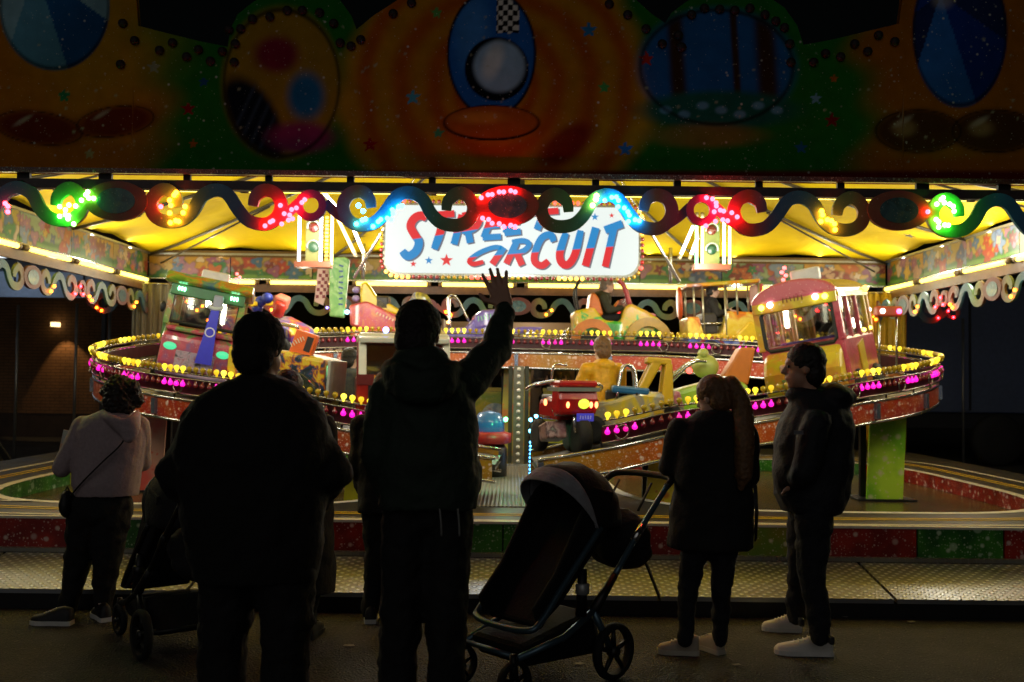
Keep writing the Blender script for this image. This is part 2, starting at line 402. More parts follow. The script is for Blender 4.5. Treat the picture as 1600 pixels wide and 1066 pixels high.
rr = N.new('ShaderNodeMapRange'); rr.inputs[3].default_value = .34; rr.inputs[4].default_value = .6; L.new(nz.outputs[0], rr.inputs[0]); L.new(rr.outputs[0], b.inputs['Roughness'])
me.materials.append(m); link('road_deck', me, plat)
MB().add([(-6.1, 7.52, ZP), (6.1, 7.52, ZP), (6.1, 15.7, ZP), (-6.1, 15.7, ZP)], [(0, 1, 2, 3)]).build('pit_floor', mat('pit_floor', '#524424', .25, var=.25, scale=3), plat)
MB().box((0, 7.56, .3), (12.2, .06, .36)).build('front_beam', darksteel, plat)
for s_ in (-1, 1): MB().box((s_ * 6.12, 11.6, .25), (.04, 8.2, .49)).build('side_beam', darksteel, plat)
# pit walls in printed boards
wallmats = {'r': bubbles('board_red', '#7d1512', '#a82a1c', scale=13), 'g': bubbles('board_green', '#1f5a20', '#3d8426', scale=13, dot='#cfe6c8'),
            'y': bubbles('board_yellow', '#8f8a20', '#6f9626', scale=13, dot='#f0ead0')}
for loop in pits:
    k = len(loop); n = 8; pick = 'rgrygrgr'
    for j in range(0, k, 7):
        seg = [loop[(j + i) % k] for i in range(8)]
        s = MB(); s.add([(x, y, ZP) for x, y in seg] + [(x, y, ZD) for x, y in seg], [(i, i + 1, i + 9, i + 8) for i in range(7)])
        s.build('pit_wall_board', wallmats[pick[(j // 7) % 8]], plat)
def strip(loop, wd, z, name, mt, closed=True):
    P = [Vector((x, y)) for x, y in loop]; k = len(P); vs = []
    for i in range(k):
        t = (P[(i + 1) % k] - P[(i - 1) % k]).normalized(); nn = Vector((-t.y, t.x)) * wd / 2
        vs += [(P[i].x + nn.x, P[i].y + nn.y, z), (P[i].x - nn.x, P[i].y - nn.y, z)]
    fs = [(2 * i, 2 * i + 1, 2 * ((i + 1) % k) + 1, 2 * ((i + 1) % k)) for i in range(k)]
    return MB().add(vs, fs).build(name, mt, plat)
white_l = mat('line_white', '#cfcac0', .6, var=.2); yell_l = mat('line_yellow', '#d0ac10', .6, var=.2)
for loop, cx in ((pits[0], 2.97), (pits[1], -2.87)):
    strip([(cx + (x - cx) * 1.02, 10.95 + (y - 10.95) * 1.015) for x, y in loop], .1, ZD + .004, 'white_rim_line', white_l)
for a, b_, wd, mt, nm in ((5.2, 3.02, .035, yell_l, 'yellow_line'), (5.28, 3.1, .035, yell_l, 'yellow_line'), (5.55, 3.36, .06, white_l, 'white_edge_line')):
    strip(sup(.05, 10.95, a, b_, 6, 120), wd, ZD + .004, nm, mt)
# white arrow printed on the road at left
p = PZ(30, 782, ZD + .008); MB().add([(p.x - .2, p.y, p.z), (p.x - .05, p.y - .05, p.z), (p.x - .05, p.y - .02, p.z), (p.x + .2, p.y - .02, p.z), (p.x + .2, p.y + .02, p.z), (p.x - .05, p.y + .02, p.z), (p.x - .05, p.y + .05, p.z)], [tuple(range(7))]).build('road_arrow', white_l, plat)
# loading walkway of grooved steel in the middle
m, nt, b = nmat('grooved_steel'); N = nt.nodes; L = nt.links
tc = N.new('ShaderNodeTexCoord'); wv = N.new('ShaderNodeTexWave'); wv.inputs['Scale'].default_value = 9; wv.bands_direction = 'X'
L.new(tc.outputs['Object'], wv.inputs['Vector']); b.inputs['Metallic'].default_value = .8; b.inputs['Roughness'].default_value = .38; b.inputs['Base Color'].default_value = (.36, .35, .32, 1)
bp = N.new('ShaderNodeBump'); bp.inputs['Strength'].default_value = .8; bp.inputs['Distance'].default_value = .01; L.new(wv.outputs[0], bp.inputs['Height']); L.new(bp.outputs[0], b.inputs['Normal'])
MB().box((.02, 10.3, ZD + .004), (1.5, 3.9, .012)).build('walkway_plate', m, plat)
# front boards
for xa, xb, c in [(-6.1, -4.6, 'r'), (-4.6, -3.1, 'r'), (-3.1, -1.8, 'g'), (-1.8, -.95, 'r'), (-.95, -.05, 'g'), (-.05, .75, 'g'), (.75, 1.5, 'r'), (1.5, 2.15, 'y'), (2.15, 3.05, 'r'), (3.05, 3.7, 'g'), (3.7, 4.9, 'r'), (4.9, 6.1, 'g')]:
    MB().box(((xa + xb) / 2, 7.51, .385), (xb - xa - .012, .025, .215)).build('front_board', wallmats[c], plat)
MB().box((0, 7.52, .497), (12.2, .05, .018)).build('white_edge_trim', mat('trim_white', '#d8d4c8', .35), plat)

# ================================================================== HILL TRACK
TC = (0.05, 11.45)
ZC = [(0, .82), (3, .84), (12, .97), (16, 1.05), (44, 1.34), (70, 1.5), (90, 1.58), (120, 1.75), (150, 1.84), (180, 1.86), (210, 1.86), (240, 1.78), (270, 1.58), (290, 1.46), (326, 1.25), (344, 1.03), (352, .9), (360, .82)]
def zdeck(th):
    th %= 360
    for (a, za), (b_, zb) in zip(ZC, ZC[1:]):
        if a <= th <= b_:
            return za + (zb - za) * (th - a) / (b_ - a)
def tp(th, off, dz=0):
    t = R(th); return Vector((TC[0] + (4.2 + off) * math.sin(t), TC[1] - (2.38 + off) * math.cos(t), zdeck(th) + dz))
track = thing('hill_track', 'raised oval ride track rimmed with yellow and pink bulbs', 'ride track', (TC[0], TC[1], ZD))
def tl(v): return v - Vector((TC[0], TC[1], ZD))
s = MB(); n = 120
vs = []
for i in range(n):
    th = 2.2 + 355.6 * i / (n - 1)
    for off in (-.48, .48):
        vs += [tl(tp(th, off, -.01)), tl(tp(th, off, -.06))]
fs = []
for i in range(n - 1):
    a = 4 * i; b_ = 4 * (i + 1); fs += [(a, a + 2, b_ + 2, b_), (a + 1, b_ + 1, b_ + 3, a + 3), (a, b_, b_ + 1, a + 1), (a + 2, a + 3, b_ + 3, b_ + 2)]
s.add(vs, fs).build('track_floor', mat('track_floor', '#4a4640', .5, .3), track)
skm = bubbles('skirt_board', '#a8441c', '#c9801c', scale=22, attr='Col', dot='#f0e4dc')
def skcol(th):
    keys = [(0, '#9a8a20'), (8, '#a8781c'), (16, '#b4501a'), (30, '#b85018'), (45, '#8a1616'), (75, '#8a1818'), (90, '#7a6a1a'), (120, '#a82a18'), (160, '#a8341c'), (172, '#9a7a20'), (182, '#b0561c'), (200, '#b85a1c'), (240, '#8a1a16'), (300, '#8a2018'), (340, '#8a1414'), (352, '#a8781c'), (360, '#9a8a20')]
    for (a, ca), (b_, cb) in zip(keys, keys[1:]):
        if a <= th <= b_:
            t = (th - a) / (b_ - a); x, y = lin(ca), lin(cb); return [x[i] + (y[i] - x[i]) * t for i in range(3)]
for off, nseg in ((.5, 24), (-.5, 18)):
    for j in range(nseg):
        t0 = 2.2 + 355.6 * j / nseg; t1 = 2.2 + 355.6 * (j + 1) / nseg - .35; k = 7; vs = []; cols = []
        for i in range(k):
            th = t0 + (t1 - t0) * i / (k - 1); sg = 1 if off > 0 else -1
            for o2, dz in ((0, .03), (0, -.14), (-.02 * sg, -.14), (-.02 * sg, .03)):
                vs.append(tl(tp(th, off + o2, dz))); cols.append(skcol(th % 360))
        fs = []
        for i in range(k - 1):
            for q in range(4): fs.append((4 * i + q, 4 * i + (q + 1) % 4, 4 * i + 4 + (q + 1) % 4, 4 * i + 4 + q))
        fs += [(0, 1, 2, 3), (4 * k - 4, 4 * k - 1, 4 * k - 2, 4 * k - 3)]
        s = MB().add(vs, fs); s.c = cols; s.build('skirt_board', skm, track)
    s = MB()
    for dz in (.045, -.155):
        s.tube([tl(tp(2.2 + 355.6 * i / 119, off, dz)) for i in range(120)], .016, 6)
    s.build('chrome_trim', chrome, track, True)
    for j in range(nseg):                                   # chrome joint plates between the boards
        th = 2.2 + 355.6 * j / nseg - .15 + (.5 if j == 0 else 0); p = tl(tp(th, off + (.012 if off > 0 else -.012), -.05))
        MB().box(p, (.05, .05, .15), (0, 0, math.atan2((4.2) * 0 + math.sin(R(th)) * 2.4, math.cos(R(th)) * 4.2))).build('joint_plate', mat('joint', '#7f8aa0', .25, .8), track)
# rails and bulbs
YL = mat('bulb_yellow_lit', (.5, .4, .02), .3, emit=(1, .72, .035), es=1.5, var=0)
YU = mat('bulb_yellow', '#b89a1c', .25, var=0, coat=.5, trans=.2)
PL = mat('bulb_pink_lit', (.5, .02, .3), .3, emit=(1, .008, .42), es=1.7, var=0)
PU = mat('bulb_pink', '#6a1420', .25, var=0, coat=.5)
bprof = [(.008, -.03), (.011, -.012), (.022, .0), (.027, .014), (.024, .029), (.012, .038), (1e-5, .040)]
bmesh_ = {}
YL2 = mat('bulb_yellow_bright', (.5, .4, .02), .3, emit=(1, .78, .06), es=2.4, var=0); YL3 = mat('bulb_yellow_dim', (.5, .4, .02), .3, emit=(1, .62, .02), es=.75, var=0)
PL2 = mat('bulb_pink_dim', (.5, .02, .3), .3, emit=(1, .01, .36), es=.9, var=0)
for nm, mt in (('yl', YL), ('yu', YU), ('ym', YL2), ('yd', YL3)): bmesh_[nm] = MB().lathe(bprof, 8).mesh('bulb', mt, True)
for nm, mt in (('pl', PL), ('pu', PU), ('pm', PL), ('pd', PL2)): bmesh_[nm] = MB().lathe([(r * .92, -z * .92) for r, z in bprof], 8).mesh('bulb', mt, True)
railm = mat('rail_steel', '#8a8478', .25, .9); boxm = mat('rail_box', '#3a1016', .35, .3, var=.3)
spots = []
for off, ths in ((.52, (9, 351)), (-.5, (70, 290))):
    length = 0; th = ths[0]; pts = []; last = tp(th, off)
    path = []
    while th < ths[1]:
        p = tp(th, off); length += (p - last).length; last = p; path.append((length, th)); th += .25
    k = int(length / .081); L_, T_ = zip(*path)
    for i in range(k):
        th = float(np.interp((i + .5) * length / k, L_, T_)); lit = (i // 4) % 2 == 0
        spots.append((off, th, lit, i))
    a = np.linspace(ths[0], ths[1], 170)
    MB().tube([tl(tp(t, off, .295)) for t in a], .011, 6).tube([tl(tp(t, off, .245)) for t in a], .008, 6).tube([tl(tp(t, off, .1)) for t in a], .011, 6).build('rail', railm, track, True)
    vs = []
    for t in a:
        for o2, dz in ((-.03, .235), (-.03, .105), (-.045, .105), (-.045, .235)): vs.append(tl(tp(t, off + (o2 if off > 0 else -o2), dz)))
    fs = [(4 * i + q, 4 * i + (q + 1) % 4, 4 * i + 4 + (q + 1) % 4, 4 * i + 4 + q) for i in range(len(a) - 1) for q in range(4)] + [(0, 1, 2, 3), (4 * len(a) - 4, 4 * len(a) - 1, 4 * len(a) - 2, 4 * len(a) - 3)]
    MB().add(vs, fs).build('rail_box', boxm, track)
    s = MB()
    for t in a[::4]: s.tube([tl(tp(t, off - (.04 if off > 0 else -.04), .03)), tl(tp(t, off - (.04 if off > 0 else -.04), .12))], .01, 6)
    s.build('rail_stay', darksteel, track); track.children[-1]['kind'] = 'stuff'
    for t in np.linspace(ths[0] + 2, ths[1] - 2, 34 if off > 0 else 18):
        sg = 1 if off > 0 else -1; c0 = tl(tp(t, off, .17)); tn = (tp(t + .5, off) - tp(t - .5, off)).normalized(); up = Vector((0, 0, 1))
        MB().tube([c0 + Vector((math.sin(R(t)), -math.cos(R(t)), 0)) * sg * .02 + tn * (.06 * math.cos(6.2832 * q / 14)) + up * (.06 * math.sin(6.2832 * q / 14)) for q in range(14)], .008, 5, closed=True).build('rail_ring', railm, track, True)
def seen_rank(sp):
    off, th, lit, i = sp; th %= 360; p = tp(th, off)
    good = (off > 0) or (100 < th < 260)
    return (0 if good else 1, p.y)
spots.sort(key=seen_rank)
rest = {q: MB() for q in ('yl', 'yu', 'pl', 'pu')}
for r_, (off, th, lit, i) in enumerate(spots):
    for kind, dz in (('y', .325), ('p', .205)):
        key = kind + ('l' if lit else 'u'); loc = tl(tp(th, off + (.012 if off > 0 else -.012), dz))
        if r_ < 300:
            if lit:
                rv = random.random(); key = kind + ('u' if rv < .04 else 'd' if rv < .2 else 'm' if rv > .72 else 'l')
            o = link('yellow_bulb' if kind == 'y' else 'pink_bulb', bmesh_[key], track); o.location = loc; o.rotation_euler = (random.uniform(-.12, .12), random.uniform(-.12, .12), 0)
        else:
            M = Matrix.Translation(loc); rest[key].lathe([(a, b_ if kind == 'y' else -b_) for a, b_ in bprof], 6, M)
for key, mt in (('yl', YL), ('yu', YU), ('pl', PL), ('pu', PU)):
    o = rest[key].build('rail_bulbs', mt, track, True); o['kind'] = 'stuff'
# legs with painted boards
legs = [(66, '#7ab824', '#b8dc3c'), (19, '#d8b81c', '#e8d040'), (294, '#b88a78', '#c05048'), (341, '#a8a01c', '#c8c02c'), (120, '#7a8a30', '#a8a040'), (240, '#7a8a30', '#a84038'), (180, '#8a7a30', '#a8a040')]
for j, (th, ca, cb) in enumerate(legs):
    p = tl(tp(th, 0)); zt = p.z - .06; zb = ZP - ZD
    for sx in (-1, 1):
        MB().box((p.x + sx * .16, p.y + .1, (zt + zb) / 2), (.06, .06, zt - zb)).build('leg', darksteel, track)
    m_ = bubbles('leg_board_%d' % j, ca, cb, scale=7, dot='#d8c8b0' if j == 0 else '#2f6a1c' if j == 3 else '#c04428')
    d = .22; o = MB().prism([(p.x - d * .9, zb + .02), (p.x + d * .8, zb + .02), (p.x + d, zt - .1), (p.x - d * .7, zt - .1)], .03, Matrix.Translation((0, p.y - .12, 0))).build('leg_board', m_, track)
    MB().box((p.x, p.y, zb + .012), (.6, .4, .02)).build('foot_plate', darksteel, track)

# ================================================================== FRONT PANEL (rounding board)
YP = 6.95
zbot = PX(800, 279, YP).z
topl = [(-300, -170), (196, -170), (199, 0), (203, 40), (250, 52), (300, 64), (345, 73), (349, 45), (360, 22), (385, 2), (420, -14), (455, -20), (490, -16), (520, -2), (540, 25), (548, 46), (575, 24), (612, 0), (660, -30), (720, -55), (790, -62), (860, -55), (930, -32), (990, 0), (1015, 22), (1036, 36), (1046, 20), (1070, 2), (1100, -10), (1150, -16), (1195, -8), (1225, 12), (1245, 40), (1255, 70), (1300, 62), (1350, 50), (1406, 37), (1411, 0), (1414, -170), (1900, -170)]
TX, TY = np.array([a for a, _ in topl]), np.array([b_ for _, b_ in topl])
pxs = np.unique(np.concatenate([np.linspace(-300, 1900, 860), TX]))
def Ppanel(u, v):
    px = float(np.interp(u, np.linspace(0, 1, len(pxs)), pxs))
    zt = PX(px, float(np.interp(px, TX, TY)), YP).z
    return Vector(((px - 800) / F * YP, YP, zbot + (zt - zbot) * v))
def paint_front(U, V, verts):
    x, y = proj(verts); n = len(x)
    col = np.tile(np.array(lin('#1e6a1c')), (n, 1))
    wob = 18 * np.sin(y / 37.) + 10 * np.sin(y / 13. + x / 50.)
    col = over(col, '#b06a10', 1 - smoothstep(190, 285, x + wob)); col = over(col, '#9a5a0c', smoothstep(1315, 1390, x + wob))
    col = over(col, '#a88a14', ell(x, y, 160, 40, 120, 110, .5) * .5)
    r = np.hypot((x - 775), (y - 140) * 1.02)
    inside = 1 - smoothstep(222, 262, r + .4 * wob)
    col = over(col, '#b88410', inside)
    for rr, wd in ((205, 16), (150, 20), (98, 18), (60, 12)):
        col = over(col, '#a8400c', inside * np.exp(-((r - rr - .15 * wob) / wd) ** 2) * .8)
    col = over(col, '#7a1410', ell(x, y, 885, 225, 50, 24, .4, -35) * .9)
    # plain painted balls and scenery, no figures
    shell = ell(x, y, 768, 84, 70, 100, .02); col = over(col, '#0a0f1c', shell); shell = ell(x, y, 768, 84, 66, 95, .03)
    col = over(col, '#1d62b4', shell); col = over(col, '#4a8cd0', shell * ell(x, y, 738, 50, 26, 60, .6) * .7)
    ck = ((np.floor((x - 770) / 8) + np.floor(y / 8)) % 2); col = over(col, '#0c0c10', shell * (np.abs(x - 794) < 18) * (y < 52)); col = over(col, '#d8d8d0', shell * (np.abs(x - 794) < 18) * (y < 52) * ck)
    vis = ell(x, y, 776, 108, 50, 50, .03); col = over(col, '#0a0c14', vis * shell); col = over(col, '#9cc0dc', ell(x, y, 780, 104, 40, 40, .12) * shell); col = over(col, '#d8e4e8', ell(x, y, 770, 96, 14, 28, .5, 20) * shell)
    col = over(col, '#1a0c08', ell(x, y, 768, 192, 76, 28, .03)); col = over(col, '#b05a14', ell(x, y, 768, 191, 72, 25, .06)); col = over(col, '#d09030', ell(x, y, 750, 184, 36, 9, .6) * .7)
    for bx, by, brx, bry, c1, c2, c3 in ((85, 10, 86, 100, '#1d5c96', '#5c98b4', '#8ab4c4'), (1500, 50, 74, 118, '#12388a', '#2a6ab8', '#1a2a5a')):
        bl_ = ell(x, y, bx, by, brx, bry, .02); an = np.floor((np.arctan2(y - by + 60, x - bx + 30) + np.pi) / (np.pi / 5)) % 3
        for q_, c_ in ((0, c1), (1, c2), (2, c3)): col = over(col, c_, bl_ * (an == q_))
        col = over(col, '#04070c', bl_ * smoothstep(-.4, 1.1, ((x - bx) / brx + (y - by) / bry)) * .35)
    col = over(col, '#6a2210', ell(x, y, 180, 190, 62, 24, .3, -8)); col = over(col, '#6a2210', ell(x, y, 60, 200, 70, 26, .3, 8))
    ring = ell(x, y, 440, 130, 92, 118, .1); col = over(col, '#a87a14', ring * .8); col = over(col, '#0e1620', ring * ell(x, y, 392, 195, 44, 80, .2, -25))
    for k in range(4): col = over(col, '#3a4a5c', ring * np.exp(-(((x - 392) * .9 + (y - 195) * .42 - 16 * k + 20) / 3.) ** 2) * ell(x, y, 392, 195, 42, 78, .2, -25) * .6)
    col = over(col, '#1f6a9a', ell(x, y, 478, 150, 28, 36, .4)); col = over(col, '#8a2a5c', ell(x, y, 470, 215, 50, 24, .4)); col = over(col, '#7a1a30', ell(x, y, 432, 85, 34, 28, .4))
    blue = ell(x, y, 1120, 105, 122, 92, .12); col = over(col, '#1d5a9a', blue * (y < 165) * .95)
    for tx, tw in ((1058, 13), (1198, 17), (1150, 6)): col = over(col, '#3a2412', blue * np.exp(-(((x - tx - (y - 100) * .06) / tw) ** 4)) * (y < 160))
    col = over(col, '#1a5a4c', ell(x, y, 1125, 172, 122, 30, .25)); col = over(col, '#8a6a2c', ell(x, y, 1100, 212, 90, 18, .4) * .6)
    for k in range(7): col = over(col, '#5c90a8', ell(x, y, 1040 + 29 * k, 172 + 8 * math.sin(k * 2.1), 9, 6, .4))
    for cx in (1435, 1555): col = over(col, '#4a2a10', ell(x, y, cx, 205, 68, 34, .2)); col = over(col, '#8a6a44', ell(x, y, cx - 22, 200, 18, 12, .6))
    for cx, cy, rr, c in ((294, 170, 12, '#8a1018'), (318, 128, 9, '#1a4a7a'), (302, 225, 8, '#a85a10'), (578, 226, 13, '#a01818'), (645, 152, 13, '#4a9ab0'), (685, 208, 10, '#4a9a6a'), (682, 20, 11, '#5a9a4a'), (920, 47, 14, '#2a7ab0'), (944, 137, 11, '#4a9a4a'), (977, 233, 13, '#2a6ab0'), (1010, 92, 13, '#b02a18'), (1300, 188, 13, '#7a1414'), (1303, 123, 8, '#a85a10'), (1252, 231, 11, '#1f5a8a'), (1275, 154, 10, '#6a9ab0'), (240, 105, 12, '#8a8a70'), (100, 150, 12, '#2a7a4a'), (140, 240, 10, '#a8a060')):
        col = over(col, c, starmask(x, y, cx, cy, rr))
    for (cx, cy, rx, ry, rot) in ((85, 10, 86, 100, 0), (440, 130, 92, 118, 0), (1120, 105, 122, 92, 0), (1500, 50, 74, 118, 0), (1435, 205, 68, 34, 0), (1555, 205, 68, 34, 0), (180, 190, 62, 24, -8), (60, 200, 70, 26, 8)):
        edge = np.clip(ell(x, y, cx, cy, rx, ry, .03, rot) - ell(x, y, cx, cy, rx * .955, ry * .94, .03, rot), 0, 1); col = over(col, '#120c08', edge * .75)
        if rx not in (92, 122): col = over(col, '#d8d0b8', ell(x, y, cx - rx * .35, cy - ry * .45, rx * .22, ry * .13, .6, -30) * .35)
    rg = np.random.default_rng(3)
    for k in range(150):
        cx, cy, rr = rg.uniform(-250, 1850), rg.uniform(20, 262), rg.uniform(1.5, 4); sp = np.hypot(x - cx, y - cy); col = over(col, '#b0b090', (1 - smoothstep(.3, 1, sp / rr)) * .6)
    col = over(col, '#5a140e', smoothstep(262, 272, y))                     # red glitter border at the foot
    return col
rb = thing('rounding_board', 'tall painted front panel with orange rings and painted balls above the ride', 'ride sign', (0, YP, zbot))
def Pl(u, v): return Ppanel(u, v) - Vector((0, YP, zbot))
def pf(U, V, verts): return paint_front(U, V, verts + np.array([0, YP, zbot]))
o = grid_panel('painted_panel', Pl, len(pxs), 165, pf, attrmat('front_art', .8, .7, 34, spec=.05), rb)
md = o.modifiers.new('thick', 'SOLIDIFY'); md.thickness = .05; md.offset = -1
zb1, zb2 = PX(800, 289.5, YP).z, PX(800, 303.5, YP).z
MB().box((0, 0, (zb1 + zb2) / 2 - zbot), (9.6, .08, zb1 - zb2)).build('valance_beam', mat('beam_dark', '#3a2a2c', .4, .2, var=.35, scale=25), rb)
MB().box((0, -.035, .012), (9.6, .03, .035)).build('glitter_strip', bubbles('glitter', '#4a1a14', '#6a3018', dot='#c8b8a8', scale=60), rb)
for x in np.linspace(-4.6, 4.6, 17): MB().box((x, .02, (zb1 - zbot) / 2), (.05 if int(x * 10) % 2 else .09, .03, zbot - zb1 + .03)).build('hanger', darksteel, rb)
capm = MB().lathe([(.030, 0), (.034, .008), (.028, .024), (.012, .032), (1e-5, .033)], 10, Matrix.Rotation(R(90), 4, 'X')).mesh('lamp_cap', mat('lamp_cap', '#140806', .7, var=0), True)
caps = [(625, 190), (690, 160), (740, 235), (800, 200), (865, 265), (920, 232), (975, 285), (1030, 240), (1115, 135), (1090, 205), (1085, 290), (1060, 140), (1170, 90), (1250, 80), (1330, 50), (1400, 50), (1480, 60), (1545, 110), (1575, 200), (570, 110), (560, 300)]
caps = [(a * .3375, b_ * .3375) for a, b_ in caps]
caps += [(530 + a * .3375, b_ * .3375) for a, b_ in [(185, 55), (250, 65), (100, 185), (55, 215), (335, 15), (1250, 20), (1335, 70), (1420, 135), (1410, 60), (1495, 205), (1570, 165), (1580, 220)]]
caps += [(1060 + a * .3375, b_ * .3375) for a, b_ in [(15, 220), (60, 70), (120, 40), (190, 45), (260, 50), (330, 40), (400, 70), (450, 100), (490, 130), (515, 205), (520, 290), (625, 290), (680, 250), (750, 265), (815, 205), (875, 240), (925, 165), (1000, 195)]]
for a, b_ in caps:
    p = PX(a, b_, YP)
    if p.z < PX(a, float(np.interp(a, TX, TY)), YP).z - .03:
        o = link('lamp_cap', capm, rb); o.location = p - Vector((0, YP - (-.002) , zbot))

# ================================================================== SCROLL VALANCES
K = YP / F
def q2(pts): return [(a * K, -b_ * K) for a, b_ in pts]
half = [(95, 8), (92, -7), (77, -19), (62, -14), (53, 3), (59, 22), (77, 31), (102, 28), (119, 13), (132, -9), (152, -19), (172, -13), (190, 12), (207, 29), (232, 33), (249, 23), (256, 4), (248, -14), (230, -20), (216, -11), (212, 5)]
link2 = [(249, 26), (266, 15), (284, -2)]
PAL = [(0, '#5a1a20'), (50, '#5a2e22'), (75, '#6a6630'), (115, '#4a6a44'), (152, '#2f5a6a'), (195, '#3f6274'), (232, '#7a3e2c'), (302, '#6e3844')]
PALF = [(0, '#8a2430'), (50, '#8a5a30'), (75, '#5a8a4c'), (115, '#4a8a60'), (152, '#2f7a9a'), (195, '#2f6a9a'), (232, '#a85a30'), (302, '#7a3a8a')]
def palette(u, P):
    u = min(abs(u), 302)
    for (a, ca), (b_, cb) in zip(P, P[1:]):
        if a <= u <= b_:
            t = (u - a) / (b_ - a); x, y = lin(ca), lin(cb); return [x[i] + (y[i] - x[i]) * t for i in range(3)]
vm = attrmat('valance_paint', .45, .35, 45)
def valance(P, label, group):
    root = thing('scroll_valance', label, 'garland', group=group)
    def part(s, name):
        s.c = [palette(v.x / K, P) for v in s.v]; return s.build(name, vm, root)
    for sg in (-1, 1):
        pts = crom([Vector((a * sg, b_)) for a, b_ in half], 4)
        wds = [20 * K * (.75 + .25 * min(1, min(i, len(pts) - 1 - i) / 6)) for i in range(len(pts))]
        part(MB().ribbon(q2(pts), wds, .03), 'scroll')
        part(MB().ribbon(q2(crom([Vector((a * sg, b_)) for a, b_ in link2], 4)), 15 * K, .022), 'scroll_link')
        for hx in (77, 152, 230):
            MB().box((hx * sg * K, .0, 27 * K), (.035, .012, 9 * K)).build('hook', darksteel, root)
    part(MB().ribbon([(302 * K + 18.5 * K * math.cos(t), -3 * K + 18.5 * K * math.sin(t)) for t in np.linspace(0, 2 * math.pi, 25)[:-1]], 12 * K, .034, closed=True), 'ring')
    s = MB().prism([(49 * K * math.cos(t), 31 * K * math.sin(t)) for t in np.linspace(0, 2 * math.pi, 33)[:-1]], .04); part(s, 'medallion')
    MB().prism([(30 * K * math.cos(t), 20 * K * math.sin(t)) for t in np.linspace(0, 2 * math.pi, 25)[:-1]], .05).build('medallion_centre', artpaint('medal_art', ['#1c3a3c', '#2a5a6a', '#5a6a5a'], 9), root)
    return root
frontY = YP - .062
zv = PX(793, 322, frontY).z; xv = PX(793, 322, frontY).x
LEDM = {c: glow('led_' + c, col, s_) for c, col, s_ in (('g', (.08, 1, .06), 38), ('r', (1, .01, .016), 60), ('o', (1, .15, .005), 46), ('t', (.015, .5, .85), 42), ('y', (.8, .9, .12), 26), ('w', (.9, .95, 1), 30), ('b', (.08, .12, 1), 26))}
ledmesh = {c: MB().ball((0, 0, 0), .017, 8, 6).mesh('led', LEDM[c], True) for c in LEDM}
leds = {'g': [(137, 300), (127, 313), (146, 310), (118, 322), (93, 323), (107, 337), (93, 338), (115, 350), (1474, 309), (1464, 319), (1484, 319), (1491, 330), (1463, 343), (1467, 355), (1482, 352)],
        'r': [(8, 318), (12, 331), (251, 323), (438, 321), (476, 312), (463, 325), (444, 334), (457, 342), (440, 350), (414, 353), (426, 345), (752, 309), (769, 304), (787, 300), (805, 300), (754, 341), (769, 349), (787, 354), (805, 354), (1104, 309), (1119, 317), (1116, 331), (1131, 330), (1152, 339), (1118, 346), (1137, 345), (1103, 353), (1450, 331)],
        'o': [(275, 301), (265, 313), (265, 333), (289, 323), (279, 346), (266, 348), (1284, 330), (1283, 346), (1299, 345), (1305, 359)],
        't': [(560, 321), (571, 343), (557, 350), (583, 354), (595, 343), (611, 343), (613, 328), (628, 322), (945, 313), (963, 308), (966, 323), (981, 331), (982, 346), (999, 345)],
        'y': [(932, 306), (926, 321)]}
fl = ['scrolled garland under the beam at left, green and orange lights', 'scrolled garland in front of the white sign, red lights round its medallion', 'scrolled garland under the beam at right, orange and green lights']
fronts = []
for k in (-1, 0, 1):
    v = valance(PALF, fl[k + 1], 'scroll garlands under the front beam'); v.location = (xv + 608 * K * k, frontY, zv); fronts.append(v)
for c, pts in leds.items():
    pts = pts + [((a + c_) / 2 + 2, (b_ + d_) / 2 - 2) for (a, b_), (c_, d_) in zip(pts, pts[1:]) if 12 < math.hypot(a - c_, b_ - d_) < 26]
    for a, b_ in pts:
        p = PX(a, b_, frontY - .034); v = min(fronts, key=lambda q: abs(q.location.x - p.x))
        o = link('led', ledmesh[c], v); o.location = p - v.location
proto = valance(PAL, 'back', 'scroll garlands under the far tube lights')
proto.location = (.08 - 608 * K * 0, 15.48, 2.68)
sides = [proto]
for c, lst in (('o', [(100, 28), (119, 13), (-232, 33), (-249, 23)]), ('r', [(249, 23), (284, -2), (302, 20)])):
    for a, b_ in lst:
        o = link('led', ledmesh[c], proto); o.location = (a * K, -.025, -b_ * K)
bl = ['pale garland at the back wall right behind the waving hand', 'pale garland at the back wall behind the rocket car', 'pale garland at the back wall behind the left truck', 'pale garland at the back wall behind the yellow camper', 'pale garland at the back wall behind the pink bus']
proto['label'] = bl[0]
for k, lb in ((-1, bl[1]), (-2, bl[2]), (1, bl[3]), (2, bl[4])):
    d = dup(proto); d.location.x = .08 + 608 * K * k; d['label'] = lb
for sx, lbs in ((-1, ['pale garland on left side nearest the camera', 'pale garland on left side next to the grey curtain']), (1, ['pale garland on right side nearest the camera', 'pale garland on right side next to the yellow curtain'])):
    for k, lb in enumerate(lbs):
        d = dup(proto); d.location = (sx * 5.62, 11.6 + 608 * K * k * .98, 2.68); d.rotation_euler = (0, 0, R(-90 * sx)); d['label'] = lb; d['group'] = 'scroll garlands under the side tube lights'

